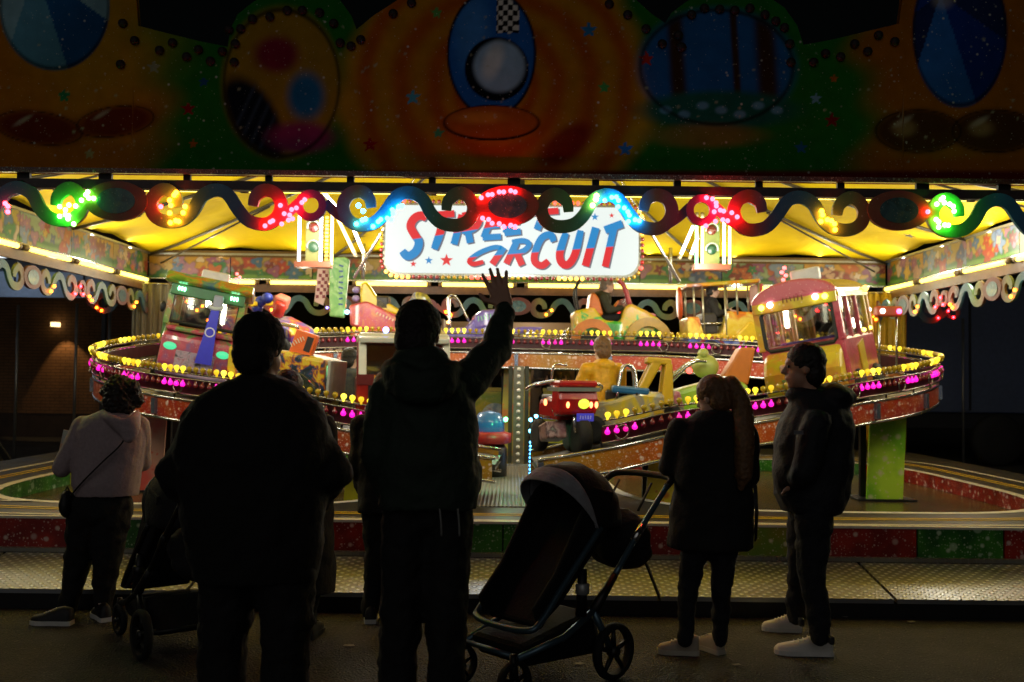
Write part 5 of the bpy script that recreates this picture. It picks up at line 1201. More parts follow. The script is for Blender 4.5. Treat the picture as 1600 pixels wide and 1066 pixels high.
for sy in (-1, 1):
    MB().box((.5, sy * .35, .76), (.06, .06, .38)).build('front_pillar', busY if sy < 0 else busA, T, bevel=.01)
    for x in (.2, -.12, -.44, -.58): MB().box((x, sy * .355, .78), (.05, .04, .4)).build('pillar', busA if x > -.2 else busY, T, bevel=.008)
    for x in (.36, .04, -.28): MB().box((x, sy * .35, .78), (.26, .006, .34)).build('window_pane', glassm, T)
    MB().box((-.05, sy * .355, .965), (1.1, .05, .05)).build('cant_rail', busY, T)
    wheel(T, (.3, sy * .36, .14), .16, .1); wheel(T, (-.38, sy * .36, .14), .16, .1)
    MB().prism([(.0, .2), (.2, .2), (.22, .5), (.02, .55)], .012, Matrix.Translation((-.1, sy * .378, 0))).build('door_board', busY, T)
    lampset(T, [(.56, sy * .2, .97)], .026, glow('bus_white', (1, 1, .95), 9), 'roof_lamp'); lampset(T, [(.56, sy * .28, .96)], .026, glow('bus_lime', (.7, 1, .1), 5), 'roof_lamp')
for i in range(4): MB().box((.69, 0, .3 - .045 * i), (.02, .34, .022)).build('grille_slat', chrome, T)
MB().box((.655, 0, .40), (.05, .36, .08), (0, R(15), 0)).build('bonnet_flash', artpaint('flash', ['#a89a94', '#b05a50', '#c0b8ac'], 6, seed=22), T, bevel=.02)
M = Matrix.Translation((-.66, .12, .55)) @ Matrix.Rotation(R(90), 4, 'Y')
sp_ = MB().lathe([(.11, -.05), (.19, -.05), (.21, 0), (.19, .05), (.11, .05)], 20, M).build('spare_wheel', mat('tyre_121212', '#121212', .75), T, True)
MB().lathe([(.08, -.06), (.1, -.055), (.1, .055), (.08, .06)], 20, M).build('spare_rim', mat('rim_white', '#c8c8c8', .3, .3), sp_, True)
MB().box((.0, 0, 1.2), (.1, .26, .12)).build('roof_sign', mat('roof_sign'), T, bevel=.02)
lampset(T, [(.06, -.16 - .03 * (i % 2), 1.16 + .035 * i) for i in range(5)], .018, glow('roof_red', (1, .1, .1), 6), 'red_lamp')
lampset(T, [(-.5, .39, 1.0), (-.62, .3, .98)], .03, glow('bus_amber', (1, .45, .08), 5), 'side_lamp'); lampset(T, [(-.62, .36, .8)], .022, glow('bus_white', (1, 1, .95), 9), 'side_lamp'); lampset(T, [(-.2, .38, .62), (-.45, .38, .63)], .018, glow('bus_yellow_led', (1, .8, .1), 7), 'side_lamp')
MB().box((.1, 0, .55), (.3, .55, .14)).build('seat', mat('seat_purple', '#4a2a8a', .5), T, bevel=.03)
T2 = thing('lamp_box', 'orange box with red and white lamps behind the pink bus', 'lamp box', (atpx(1388, 11.6), 11.6, 2.3), group=None)
MB().box((0, 0, .1), (.3, .14, .12)).build('lamp_case', mat('case_orange', '#a8421c', .4), T2, bevel=.02)
lampset(T2, [(-.09, -.08, .1)], .03, glow('box_white', (.8, 1, .95), 6), 'lamp'); lampset(T2, [(.1, -.08, .1)], .03, glow('box_pink', (1, .1, .35), 6), 'lamp')
for sx in (-.1, .1): MB().tube([(sx, 0, -.62), (sx, 0, .05)], .014, 8).build('stand', chrome, T2, True)

# --- red motor trike in the front gap
T = vehicle('red_trike', 'red motor trike with yellow headlamp in the front gap of the track', atpx(884, 9.1), 9.1, .9, -72, 0, 0)
redb = mat('trike_red', '#a01c1c', .25, var=.15, coat=.5)
wheel(T, (.26, .05, .17), .17, .11); 
for sy in (-1, 1): wheel(T, (-.24, sy * .16, .15), .15, .09)
MB().prism([(.2, .34), (.3, .36), (.34, .5), (.3, .62), (.16, .64), (.12, .4)], .38).build('front_fairing', redb, T, bevel=.03)
MB().prism([(-.36, .3), (.14, .3), (.16, .5), (-.1, .52), (-.34, .48)], .28).build('tank', redb, T, bevel=.04)
MB().box((.2, 0, .585), (.3, .39, .035)).build('grey_band', mat('band_grey', '#6a706a', .4), T)
MB().box((.2, 0, .635), (.28, .36, .06)).build('top_case', redb, T, bevel=.02)
lampset(T, [(.33, .05, .46)], .055, glow('trike_head', (.62, .85, .05), 1.6), 'headlamp', (.5, 1, .85))
lampset(T, [(.33, -.1, .45), (.33, .17, .45), (.33, .12, .45), (.3, -.3, .47)], .02, glow('trike_orange', (1, .25, .08), 5), 'indicator', (.6, .8, 1.5))
MB().box((.34, .06, .34), (.01, .16, .07)).build('number_plate', mat('plate_blue', '#2a2a9a', .4, emit=(.05, .05, .4), es=.6), T)
scribble(T, Matrix.Translation((.348, .06, .34)) @ Matrix.Rotation(R(90), 4, 'Z'), .12, .03, mat('letter_pale', '#a8b0e0', .4), 5)
for sy in (-1, 1): bar(T, [(.3, sy * .06 + .05, .2), (.22, sy * .06 + .05, .42)], .018, chrome, 'fork')
bar(T, [(.16, -.14, .66), (.12, -.34, .62), (.02, -.38, .58)], .016, chrome, 'handlebar'); bar(T, [(.16, .14, .66), (.12, .3, .62), (.02, .34, .58)], .016, chrome, 'handlebar')
bar(T, [(-.1, -.1, .62), (-.08, -.08, .8), (-.06, .04, .8)], .012, chrome, 'grab_rail')
MB().prism([(-.1, .05), (.1, .1), (.06, .25), (-.14, .2)], .2, Matrix.Translation((.08, -.14, .05))).build('engine', artpaint('trike_engine', ['#7a4a4c', '#a88a84', '#4a2a2c', '#8a9a84'], 8, seed=17), T, bevel=.02)
MB().box((-.22, 0, .5), (.26, .22, .06)).build('seat', seatm, T, bevel=.02)

# --- yellow racer with the child in yellow
T = vehicle('yellow_racer', 'yellow racer with tall rear fin frame, child in yellow aboard', atpx(975, 9.35), 9.35, .98, 176, -4, 0)
MB().prism([(-.34, .12), (.46, .12), (.5, .24), (.3, .36), (.1, .42), (-.1, .5), (-.34, .5)], .5).build('body', artpaint('racer_y', ['#c8a01c', '#c8b02c', '#8a8a80', '#b89020'], 4, seed=18), T, bevel=.04)
MB().box((-.02, -.0, .5), (.34, .5, .07)).build('blue_sill', mat('sill_blue', '#24608a', .35), T, bevel=.02)
for sy in (-1, 1):
    MB().prism([(-.08, .45), (.0, .45), (-.14, .8), (-.24, .8)], .07, Matrix.Translation((-.06, sy * .2, 0))).build('fin_post', mat('racer_fin', '#c8a01c', .35, var=.1), T, bevel=.015)
    MB().prism([(-.38, .4), (-.26, .4), (-.28, .78), (-.34, .78)], .07, Matrix.Translation((-.04, sy * .2, 0))).build('fin_post', mat('racer_fin'), T, bevel=.015)
    wheel(T, (.3, sy * .26, .12), .13, .1); wheel(T, (-.2, sy * .26, .12), .14, .1)
    bar(T, [(.1, sy * .24, .42), (.06, sy * .2, .7), (-.04, sy * .2, .7), (-.08, sy * .24, .46)], .014, chrome, 'hand_rail')
MB().box((-.26, 0, .79), (.22, .47, .06)).build('fin_top', mat('racer_fin'), T, bevel=.015)
bar(T, [(.46, -.18, .22), (.58, -.1, .16), (.62, 0, .15)], .03, mat('nose_grey', '#4a5058', .3, .5), 'front_bumper')
MB().box((.1, 0, .44), (.2, .3, .1)).build('seat', seatm, T, bevel=.02)
RACER = T
# --- green frog racer
T = vehicle('frog_racer', 'lime green frog racer with orange peaked tail by the ponytailed woman', atpx(1085, 9.5), 9.5, 1.1, 176, -8, 0)
lime = artpaint('frog', ['#7aa81c', '#8ab82c', '#9ac03c', '#5a8a1c'], 4, seed=19)
MB().prism([(-.4, .1), (.4, .08), (.5, .2), (.36, .3), (.0, .46), (-.2, .56), (-.42, .5)], .5).build('body', lime, T, bevel=.05)
MB().prism([(.1, .1), (.5, .12), (.48, .28), (.2, .36)], .54).build('pink_nose', artpaint('frog_nose', ['#a84a6a', '#b86a7a', '#5a7a5a', '#a83a50'], 6, seed=20), T, bevel=.04)
MB().ball((-.02, 0, .62), .13, 14, 8, sc=(1, .9, .9)).build('frog_head', mat('frog_pale', '#b0b860', .4, var=.1), T, True)
for sy in (-1, 1):
    MB().ball((.02, sy * .07, .74), .045, 10, 6).build('frog_eye', mat('frog_pale'), T, True)
    wheel(T, (.28, sy * .28, .1), .13, .1); wheel(T, (-.26, sy * .28, .1), .14, .1)
    bar(T, [(.36, sy * .2, .34), (.14, sy * .2, .62), (.0, sy * .2, .66)], .016, chrome, 'hand_rail')
MB().prism([(-.42, .5), (-.16, .5), (-.3, .84), (-.44, .86)], .3).build('orange_peak', mat('peak_orange', '#c8701c', .45, var=.08), T, bevel=.02)
lampset(T, [(.1, -.22, .56)], .03, glow('frog_red', (1, .08, .06), 4), 'marker_lamp')
# --- blue domed pod at the foot of the walkway
p = PX(764, 700, 10.9); T = vehicle('domed_pod', 'small blue domed pod on a red ring beside the walkway', p.x, 10.9, ZD + .01, -90); T['group'] = 'small rides'
MB().lathe([(.2, 0), (.2, .3), (.16, .34)], 18).build('pod_base', mat('pod_black', '#14100e', .4), T, True)
MB().lathe([(.17, .34), (.24, .36), (.24, .46), (.17, .48)], 20).build('red_ring', mat('pod_red', '#b82a34', .4), T, True)
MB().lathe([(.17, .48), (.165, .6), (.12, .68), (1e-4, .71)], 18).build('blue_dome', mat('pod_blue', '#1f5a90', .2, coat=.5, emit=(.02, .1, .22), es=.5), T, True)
lampset(T, [(.2, .18, .62)], .025, glow('pod_green', (.1, 1, .35), 12), 'marker_lamp')
lamp(T, (.42, .16, .55), 2.2, (.1, 1, .35), .03)
# --- blue LED strip on the walkway right of the post
t = thing('led_strip', 'strip of blue lights standing right of the centre post', 'light strip', PZ(828, 745, ZD))
MB().box((0, 0, .2), (.03, .02, .4)).build('strip_back', darksteel, t)
for i in range(9): MB().ball((.0, -.014, .04 + .042 * i), .012, 8, 5).build('blue_led', glow('led_blue_strip', (.08, .45, 1), 10), t, True)
lampset(t, [(.0, -.03, .62), (.06, -.03, .66), (.0, -.03, .5)], .02, glow('led_cyan', (.15, .7, 1), 12), 'cyan_led'); MB().tube([(0, 0, .4), (.0, 0, .66)], .008, 6).build('led_wire', darksteel, t, True)
# ================================================================== PEOPLE
def cloth(name, col, rough=.85, bump=.25, sc_=60): return mat(name, col, rough, var=.12, scale=sc_, bump=bump)
class Fig:
    def __init__(s, label, Y, fx):
        s.Y = Y; s.o = thing('person', label, 'person', ((fx - 800) / F * Y, Y, 0)); s.L = s.o.location.copy()
    def q(s, px, py, dy=0): return PX(px, py, s.Y + dy) - s.L
    def g(s, px, z, dy=0):
        Yd = s.Y + dy; return Vector(((px - 800) / F * Yd, Yd, z)) - s.L
    def rings(s, lst):
        out = []
        for xl, xr, py, ry, dy in lst:
            a, b_ = s.q(xl, py, dy), s.q(xr, py, dy); out.append(((a.x + b_.x) / 2, a.y, (a.z + b_.z) / 2, (b_.x - a.x) / 2, ry))
        return sorted(out, key=lambda r: r[2])
def finish(f, hc, fd, hh, neck, arms, hands, legs, rings, cfg):
    """builds body (skin), coat, trousers, hair, shoes for one standing figure"""
    s = MB(); head(s, hc, fd, hh); chain(s, [hc - Vector((0, 0, .05)), neck], [.05, .056])
    sh = [a[0] for a in arms]; mid = (sh[0] + sh[1]) / 2; pel = (legs[0][0] + legs[1][0]) / 2
    chain(s, [neck, mid - Vector((0, 0, .1)), pel + Vector((0, 0, .12))], [.07, .1, .085]); chain(s, [pel + Vector((0, 0, .1)), pel + Vector((0, 0, .02))], [.07, .05]); chain(s, [sh[0], mid, sh[1]], [.04, .06, .04])
    for a in arms: chain(s, a, [.04, .034, .026])
    for (w_, d, sd_, sp, cu), a in zip(hands, arms): hand(s, w_, d, sd_, sp, cu)
    for l in legs: chain(s, [pel + Vector((0, 0, .06)), l[0], l[1], l[2]], [.05, .06, .045, .032])
    b = blob('body', s, cfg.get('skin', skin), f.o, cfg.get('vox', .009), 3)
    eyes(f.o, hc, fd, hh)
    s = MB(); loft(s, f.rings(rings))
    for a, r_ in zip(arms, cfg['arm_r']):
        d = (a[2] - a[1]).normalized(); chain(s, [a[0], a[1], a[2] - d * .02], r_)
    for fn in cfg.get('coat_extra', []): fn(s)
    blob('jacket', s, cfg['coat'], f.o, cfg.get('cvox', .013), cfg.get('cit', 5), cfg.get('fold', .02), .14)
    s = MB()
    for l, r_ in zip(legs, cfg['leg_r']):
        dn = (l[2] - l[1]).normalized(); chain(s, [l[0], l[1], l[2] + dn * .012], r_); chain(s, [l[2], l[2] + dn * .03], [r_[2], r_[2] * .97])
    chain(s, [legs[0][0] + Vector((0, 0, .04)), legs[1][0] + Vector((0, 0, .04))], [cfg['leg_r'][0][0]] * 2)
    for fn in cfg.get('leg_extra', []): fn(s)
    blob('trousers', s, cfg['pants'], f.o, .012, 3, .035, .075)
    if 'hair' in cfg:
        s = MB(); haircap(s, hc, fd, hh, cfg.get('hair_t', .012))
        for fn in cfg.get('hair_extra', []): fn(s)
        blob('hair', s, cfg['hair'], f.o, .008, 3, cfg.get('hair_fold', .012), .02)
    for heel, ang, ln, um, sm in cfg['shoes']: shoe(f.o, heel, ang, ln, um, sm)
    return f
black = cloth('cloth_black', '#101011'); navy = cloth('cloth_navy', '#0d0f17', .75); pantb = cloth('pants_black', '#0d0d0f', .85); jean = cloth('jeans_dark', '#0e1018', .85)
hairb = mat('hair_dark', '#16110d', .6, var=.3, scale=40, bump=.6); hairl = mat('hair_brown', '#6a4a2c', .55, var=.35, scale=45, bump=.6); hairg = mat('hair_dark_brown', '#1e150e', .6, var=.3, scale=40, bump=.6)
shoe_b = mat('shoe_black', '#17171a', .6); sole_w = mat('sole_white', '#d8d6d0', .6); shoe_w = mat('shoe_white', '#d4d0c8', .5, var=.05); shoe_t = mat('shoe_tan', '#a89a88', .6, var=.08); sole_t = mat('sole_cream', '#b8b0a0', .6)
gold = mat('gold_tab', '#a8882c', .35, .6)
# --- waving man
f = Fig('man in dark green hooded jacket, back turned, right arm raised waving', 3.9, 667); q, g = f.q, f.g; WQ = f.q
arms = [[q(606, 615), q(592, 705, -.03), q(603, 772, .04)], [q(726, 600, .02), q(776, 548, .2), q(788, 482, .33)]]
legs = [[q(635, 815), g(630, .5, .02), g(628, .1)], [q(700, 815), g(704, .5, .0), g(704, .1, .03)]]
finish(f, q(656, 524), (.25, .96, 0), .235, q(660, 578), arms,
       [(arms[0][2], Vector((.05, .2, -1)), Vector((0, 1, 0)), .3, .3), (arms[1][2] + Vector((0, 0, .01)), Vector((-.30, .35, .86)), Vector((-1, -.1, -.3)), .8, .16)], legs,
       [(592, 748, 792, .16, 0), (588, 754, 750, .17, 0), (590, 750, 700, .165, 0), (594, 744, 655, .16, 0), (594, 742, 622, .15, 0), (602, 736, 598, .13, 0), (624, 712, 576, .10, 0), (640, 690, 560, .07, 0)],
       dict(coat=cloth('jacket_green', '#1a2a1f', .8), pants=pantb, hair=mat('hair_cap', '#15100c', .7, var=.3, scale=60, bump=.7), hair_t=.016, arm_r=[(.075, .064, .052), (.085, .068, .047)],
            leg_r=[(.098, .078, .06), (.098, .078, .06)], fold=.045, vox=.0065,
            cvox=.01, cit=3, coat_extra=[lambda s, i=i: chain(s, crom([WQ(608 + 2 * i, 576 + 4 * i, -.06), WQ(628, 584 + 9 * i, -.16), WQ(660, 590 + 10 * i, -.18), WQ(692, 584 + 9 * i, -.16), WQ(710 - 2 * i, 576 + 4 * i, -.06)], 3), [.034] * 13) for i in range(4)] + [lambda s: elli(s, q(658, 583, -.08), (.14, .075, .08)), lambda s: elli(s, q(658, 560, -.06), (.105, .09, .05)), lambda s: elli(s, q(700, 605, -.02), (.09, .1, .06))],
            shoes=[(g(628, 0, -.09), R(95), .29, shoe_b, shoe_b), (g(704, 0, -.06), R(80), .29, shoe_b, shoe_b)]))
for x in (687, 715): 
    MB().tube(crom([q(x, 795, -.17), q(x + 2, 815, -.175), q(x + 3, 838, -.17)], 4), .004, 6).build('drawcord', mat('cord_grey', '#7a7a78', .5), f.o, True)
# --- broad man
f = Fig('broad man in black coat seen from behind, nearest to the camera at left', 4.05, 405); q2_, g2_ = f.q, f.g
q, g = f.q, f.g
arms = [[q(312, 676), q(272, 738, .02), q(318, 805, .26)], [q(482, 672), q(518, 738, .0), q(480, 800, .25)]]
legs = [[q(362, 880), g(357, .5, .03), g(360, .1, .04)], [q(448, 880), g(456, .5), g(455, .1)]]
def bq(px, py, dy=0, q=q): return q(px, py, dy)
finish(f, q(410, 545), (.45, .9, 0), .24, q(408, 605), arms,
       [(arms[0][2], Vector((.6, .6, -.3)), Vector((0, 0, 1)), .3, .4), (arms[1][2], Vector((-.6, .6, -.3)), Vector((0, 0, 1)), .3, .4)], legs,
       [(302, 496, 905, .17, 0), (290, 505, 840, .19, 0), (282, 512, 780, .2, 0), (272, 524, 715, .2, 0), (276, 520, 680, .19, 0), (286, 512, 650, .175, 0), (304, 498, 628, .15, 0), (330, 478, 610, .12, 0), (362, 454, 594, .09, 0)],
       dict(coat=cloth('coat_black', '#0a0a0b', .9), pants=pantb, hair=mat('beanie_black', '#121212', .9, var=.1, scale=80, bump=.4), hair_t=.022, arm_r=[(.075, .08, .06), (.075, .082, .06)],
            leg_r=[(.13, .1, .085), (.13, .1, .085)], fold=.045, coat_extra=[lambda s: elli(s, bq(408, 600, -.02), (.115, .11, .05))],
            shoes=[(g(360, 0, -.08), R(100), .3, shoe_b, shoe_b), (g(455, 0, -.1), R(80), .3, shoe_b, shoe_b)]))
# --- woman in pale hoodie
f = Fig('woman in pale pink hoodie with crossbody strap at far left', 6.5, 140); q, g = f.q, f.g
arms = [[q(130, 668), q(97, 732, -.02), q(100, 712, .2)], [q(216, 666, .03), q(222, 722, .12), q(190, 740, .3)]]
legs = [[q(136, 800), q(120, 885, .03), q(104, 952, .02)], [q(176, 800), q(166, 885), q(160, 952, .03)]]
hood = cloth('hoodie_pink', '#a8969a', .85, .15); Q = q
finish(f, q(186, 622), (-.45, .88, -.08), .22, q(186, 652), arms,
       [(arms[0][2], Vector((.05, .3, .9)), Vector((1, 0, 0)), .3, .2), (arms[1][2], Vector((-.6, .6, .3)), Vector((0, 0, 1)), .3, .3)], legs,
       [(120, 214, 774, .15, 0), (114, 216, 756, .16, 0), (116, 221, 725, .155, 0), (118, 226, 695, .15, 0), (120, 226, 670, .14, 0), (134, 217, 653, .12, 0), (155, 207, 642, .08, 0)],
       dict(coat=hood, pants=pantb, skin=skin2, hair=hairg, hair_t=.03, hair_fold=.05, arm_r=[(.075, .062, .045), (.075, .062, .045)], leg_r=[(.125, .085, .055), (.125, .085, .055)], fold=.02,
            coat_extra=[lambda s: elli(s, Q(186, 652, -.03), (.1, .09, .04))] + [lambda s, i=i: chain(s, crom([Q(160 + 3 * i, 646 + 2 * i, -.07), Q(172 + 5 * i, 654 + 6 * i, -.155), Q(192 + 3 * i, 660 + 6.5 * i, -.175), Q(208 + i, 654 + 4 * i, -.15), Q(214, 648 + i, -.07)], 3), [.026] * 13) for i in range(5)], cvox=.009, cit=3,
            hair_extra=[lambda s, a=a, r_=r_: elli(s, Q(*a), (r_, r_, r_)) for a, r_ in (((168, 612, 0), .05), ((205, 606, -.03), .055), ((213, 625, -.02), .045), ((185, 600, -.02), .06), ((198, 636, -.05), .05), ((172, 630, -.05), .05), ((208, 616, .04), .05))],
            leg_extra=[lambda s: elli(s, Q(156, 798), (.2, .15, .1))],
            shoes=[(PZ(112, 977, 0) - f.L + Vector((0, .0, 0)), R(178), .26, shoe_b, sole_w), (PZ(166, 973, 0) - f.L, R(128), .25, shoe_b, sole_w)]))
for px, py in ((106, 956), (160, 956)): MB().box(q(px, py, -.02), (.03, .05, .06)).build('heel_tab', gold, f.o, bevel=.01)
MB().ribbon([(0, 0), (0, .01)], .01, .01).build('zip_pull', chrome, f.o).location = q(170, 655, -.1)
st = [q(206, 660, -.16), q(190, 693, -.175), q(160, 722, -.185), q(130, 752, -.18), q(110, 775, -.12)]
MB().tube(crom(st, 5), .009, 6, flat=.5).build('bag_strap', mat('strap_black', '#0c0c0d', .6), f.o, True)
bgp = thing('shoulder_bag', 'small black bag hanging at the hip of the woman in pale hoodie', 'bag', PX(104, 800, 6.42))
s = MB(); elli(s, Vector((0, 0, .05)), (.045, .07, .09)); blob('bag_body', s, mat('bag_black', '#101012', .6), bgp, .01, 4, .01, .05); MB().tube([(-.03, 0, .1), (.0, 0, .16), (.03, 0, .1)], .007, 6).build('bag_loop', mat('strap_black'), bgp, True)
ph = thing('mobile_phone', 'pale phone held up by the woman in pale hoodie', 'phone', PX(104, 690, 6.72)); MB().box((0, 0, 0), (.075, .01, .15), (0, R(10), 0)).build('phone_case', mat('phone_pale', '#a8b0b4', .3), ph, bevel=.006); MB().box((0, .0065, 0), (.066, .002, .135), (0, R(10), 0)).build('phone_screen', mat('phone_screen', '#0c0e12', .1), ph)
# --- ponytailed woman
f = Fig('woman in black coat with long ponytail, head bowed, right of the pushchair', 5.75, 1105); q, g = f.q, f.g; QR = q
arms = [[q(1064, 672), q(1047, 728, .05), q(1068, 712, .25)], [q(1164, 676), q(1170, 745, .02), q(1120, 722, .24)]]
legs = [[q(1088, 845), q(1076, 915, .02), q(1071, 992, 0)], [q(1132, 845), q(1127, 915), q(1126, 992, .05)]]
coatR = cloth('coat_long', '#0c0c0e', .85)
finish(f, q(1112, 622), (-.7, .65, -.28), .225, q(1118, 650), arms,
       [(arms[0][2], Vector((.5, .5, .3)), Vector((0, 0, 1)), .3, .4), (arms[1][2], Vector((-.6, .5, .2)), Vector((0, 0, 1)), .3, .4)], legs,
       [(1042, 1176, 856, .165, 0), (1046, 1178, 810, .165, 0), (1054, 1174, 755, .155, 0), (1054, 1174, 712, .15, 0), (1056, 1170, 680, .145, 0), (1066, 1164, 658, .12, 0), (1092, 1146, 642, .085, 0)],
       dict(coat=coatR, pants=jean, skin=skin2, hair=hairl, hair_t=.014, arm_r=[(.078, .068, .05), (.078, .068, .05)], leg_r=[(.09, .062, .045), (.09, .062, .045)], fold=.035,
            coat_extra=[lambda s: elli(s, QR(1120, 648, -.02), (.09, .08, .04))],
            hair_extra=[lambda s: chain(s, [QR(1142, 600, -.05), QR(1156, 622, -.09), QR(1162, 655, -.11), QR(1163, 695, -.16), QR(1162, 742, -.165), QR(1158, 762, -.16)], [.05, .055, .06, .058, .05, .02])],
            shoes=[(PZ(1092, 1024, 0) - f.L, R(172), .235, shoe_t, sole_t), (PZ(1128, 1024, 0) - f.L, R(122), .235, shoe_t, sole_t)]))
s = MB()
for i in range(7): s.tube([q(1178 + (i % 3) * 2, 752 + 3 * i, -.1), q(1181 + (i % 2) * 3, 800, -.1), q(1180 + (i % 3), 846 - 2 * i, -.1)], .005, 5)
s.build('fringe', mat('strap_black'), f.o, True)
ph = thing('mobile_phone', 'dark phone in the hands of the ponytailed woman', 'phone', PX(1080, 700, 6.07)); MB().box((0, 0, 0), (.072, .01, .15), (R(-30), 0, 0)).build('phone_case', mat('phone_dark', '#101114', .3), ph, bevel=.006); MB().box((0, -.0065, 0), (.064, .002, .135), (R(-30), 0, 0)).build('phone_screen', mat('phone_screen'), ph)
# --- man in profile
f = Fig('man in navy hooded jacket and white trainers facing left, far right', 5.83, 1262); q, g = f.q, f.g; QM = q
arms = [[q(1276, 662, -.2), q(1256, 738, -.24), q(1246, 752, -.15)], [q(1272, 660, .2), q(1250, 738, .24), q(1248, 752, .14)]]
legs = [[q(1272, 805, -.09), q(1268, 890, -.1), q(1282, 985, -.1)], [q(1260, 805, .09), q(1252, 885, .1), q(1244, 955, .22)]]
finish(f, q(1254, 575), (-1, .12, -.02), .26, q(1268, 625), arms,
       [(arms[0][2], Vector((.1, .35, -.8)), Vector((-1, 0, 0)), .2, .3), (arms[1][2], Vector((.1, -.35, -.8)), Vector((-1, 0, 0)), .2, .3)], legs,
       [(1226, 1312, 800, .19, 0), (1213, 1322, 775, .21, 0), (1208, 1329, 735, .215, 0), (1211, 1331, 695, .215, 0), (1218, 1331, 665, .21, 0), (1226, 1326, 642, .18, 0), (1234, 1312, 622, .12, 0), (1240, 1296, 608, .085, 0)],
       dict(coat=navy, pants=jean, hair=hairb, hair_t=.012, arm_r=[(.09, .078, .06), (.09, .078, .06)], leg_r=[(.115, .08, .06), (.115, .08, .06)], fold=.038,
            coat_extra=[lambda s: elli(s, QM(1302, 620, 0), (.125, .15, .085)), lambda s: elli(s, QM(1250, 618, 0), (.09, .09, .05))],
            shoes=[(PZ(1300, 1024, 0) - f.L, R(176), .325, shoe_w, sole_w), (PZ(1252, 988, 0) - f.L, R(172), .24, shoe_w, sole_w)]))
for px, py, dy in ((1299, 1000, -.18), (1252, 972, .1)): MB().box(q(px, py, dy), (.03, .05, .05)).build('heel_tab', mat('tab_dark', '#15151a', .5), f.o, bevel=.01)
MB().box(q(1248, 676, -.31), (.05, .006, .022), (0, 0, R(-12))).build('sleeve_badge', mat('badge_grey', '#55555c', .4), f.o)
# --- two people mostly hidden
for lb, Y, cx, coat_b, coat_w, hx, seed in (('person in dark coat mostly hidden behind the waving man', 6.5, 606, 800, 46, 606, 1), ('person in long black coat mostly hidden behind the broad man', 6.1, 468, 925, 52, 452, 2)):
    f = Fig(lb, Y, cx); q, g = f.q, f.g; qq = q
    arms = [[q(cx - 40, 665), q(cx - 46, 735), q(cx - 30, 780, .15)], [q(cx + 40, 665), q(cx + 46, 735), q(cx + 30, 780, .15)]]
    legs = [[q(cx - 18, 790), q(cx - 19, 880), g(cx - 20, .1)], [q(cx + 18, 790), q(cx + 19, 880), g(cx + 20, .1)]]
    finish(f, q(hx, 612), (.2, .97, 0), .225, q(hx + 1, 645), arms,
           [(arms[0][2], Vector((.4, .6, -.4)), Vector((0, 0, 1)), .3, .3), (arms[1][2], Vector((-.4, .6, -.4)), Vector((0, 0, 1)), .3, .3)], legs,
           [(cx - coat_w - 2, cx + coat_w + 4, coat_b, .17, 0), (cx - coat_w, cx + coat_w, 770, .16, 0), (cx - coat_w, cx + coat_w, 700, .15, 0), (cx - 46, cx + 46, 672, .14, 0), (cx - 32, cx + 32, 655, .1, 0)],
           dict(coat=black, pants=pantb, hair=hairg, hair_t=.02, arm_r=[(.075, .065, .05)] * 2, leg_r=[(.1, .075, .06)] * 2, fold=.035, vox=.011,
                shoes=[(g(cx - 20, 0, -.08), R(95), .27, shoe_b, sole_w), (g(cx + 20, 0, -.08), R(85), .27, shoe_b, shoe_b)]))
# --- riders, child on foot, booth staff
def rider(label, base, yaw, coat, hair, sc_=.7, lean=.05, seated=True, vox=.011):
    o = thing('person', label, 'person', base, (0, 0, yaw)); k = sc_; v = lambda x, y, z: Vector((x * k, y * k, z * k)); fd = (1, 0, -.05)   # local +X is forward, base at the seat or feet
    z0 = 0 if seated else .82; hc = v(lean * 2, 0, z0 + .70)
    if seated: legs = [[v(0, s_ * .1, .08), v(.4, s_ * .12, .12), v(.45, s_ * .12, -.25)] for s_ in (1, -1)]
    else: legs = [[v(0, s_ * .1, z0), v(0, s_ * .1, .45), v(0, s_ * .1, .06)] for s_ in (1, -1)]
    arms = [[v(lean, s_ * .2, z0 + .46), v(.1 + lean, s_ * .26, z0 + .24), v(.32 + lean, s_ * .16, z0 + .28)] for s_ in (1, -1)]
    s = MB(); head(s, hc, fd, .26 * k * 1.05); chain(s, [hc - v(0, 0, .05), v(lean, 0, z0 + .5), v(0, 0, z0 + .1)], [.05 * k, .09 * k, .1 * k])
    for a in arms: chain(s, a, [.04 * k, .034 * k, .028 * k])
    for a in arms: hand(s, a[2], Vector((1, -.2 * (1 if a[2].y > 0 else -1), 0)), Vector((0, 0, 1)), .3, .4, k)
    for l in legs: chain(s, l, [.07 * k, .05 * k, .04 * k])
    blob('body', s, skin2, o, vox, 3); eyes(o, hc, fd, .26 * k)
    s = MB(); chain(s, [v(0, 0, z0 + .08), v(lean * .6, 0, z0 + .25), v(lean, 0, z0 + .46)], [.15 * k, .17 * k, .15 * k]); chain(s, [arms[0][0], arms[1][0]], [.09 * k] * 2); elli(s, v(lean - .05, 0, z0 + .52), (.11 * k, .13 * k, .07 * k))
    for a in arms: chain(s, a, [.085 * k, .075 * k, .055 * k])
    blob('jacket', s, coat, o, .014, 3, .02, .08)
    s = MB()
    for l in legs: chain(s, l, [.1 * k, .075 * k, .055 * k])
    blob('trousers', s, pantb, o, .014, 3, .01, .08)
    s = MB(); haircap(s, hc, fd, .26 * k, .018); blob('hair', s, hair, o, .009, 2, .012, .02)
    for l in legs: shoe(o, l[2] - v(.05, 0, .06) if not seated else l[2] - v(.05, 0, .1), 0, .2 * k + .04, shoe_b, sole_w, .06 * k)
    return o
yj = mat('jacket_yellow', '#d09a10', .6, var=.15, scale=20, bump=.4)
rider('child in yellow puffer jacket riding the yellow racer', (atpx(946, 9.6), 9.6, 1.27), R(110), yj, hairl, .85)
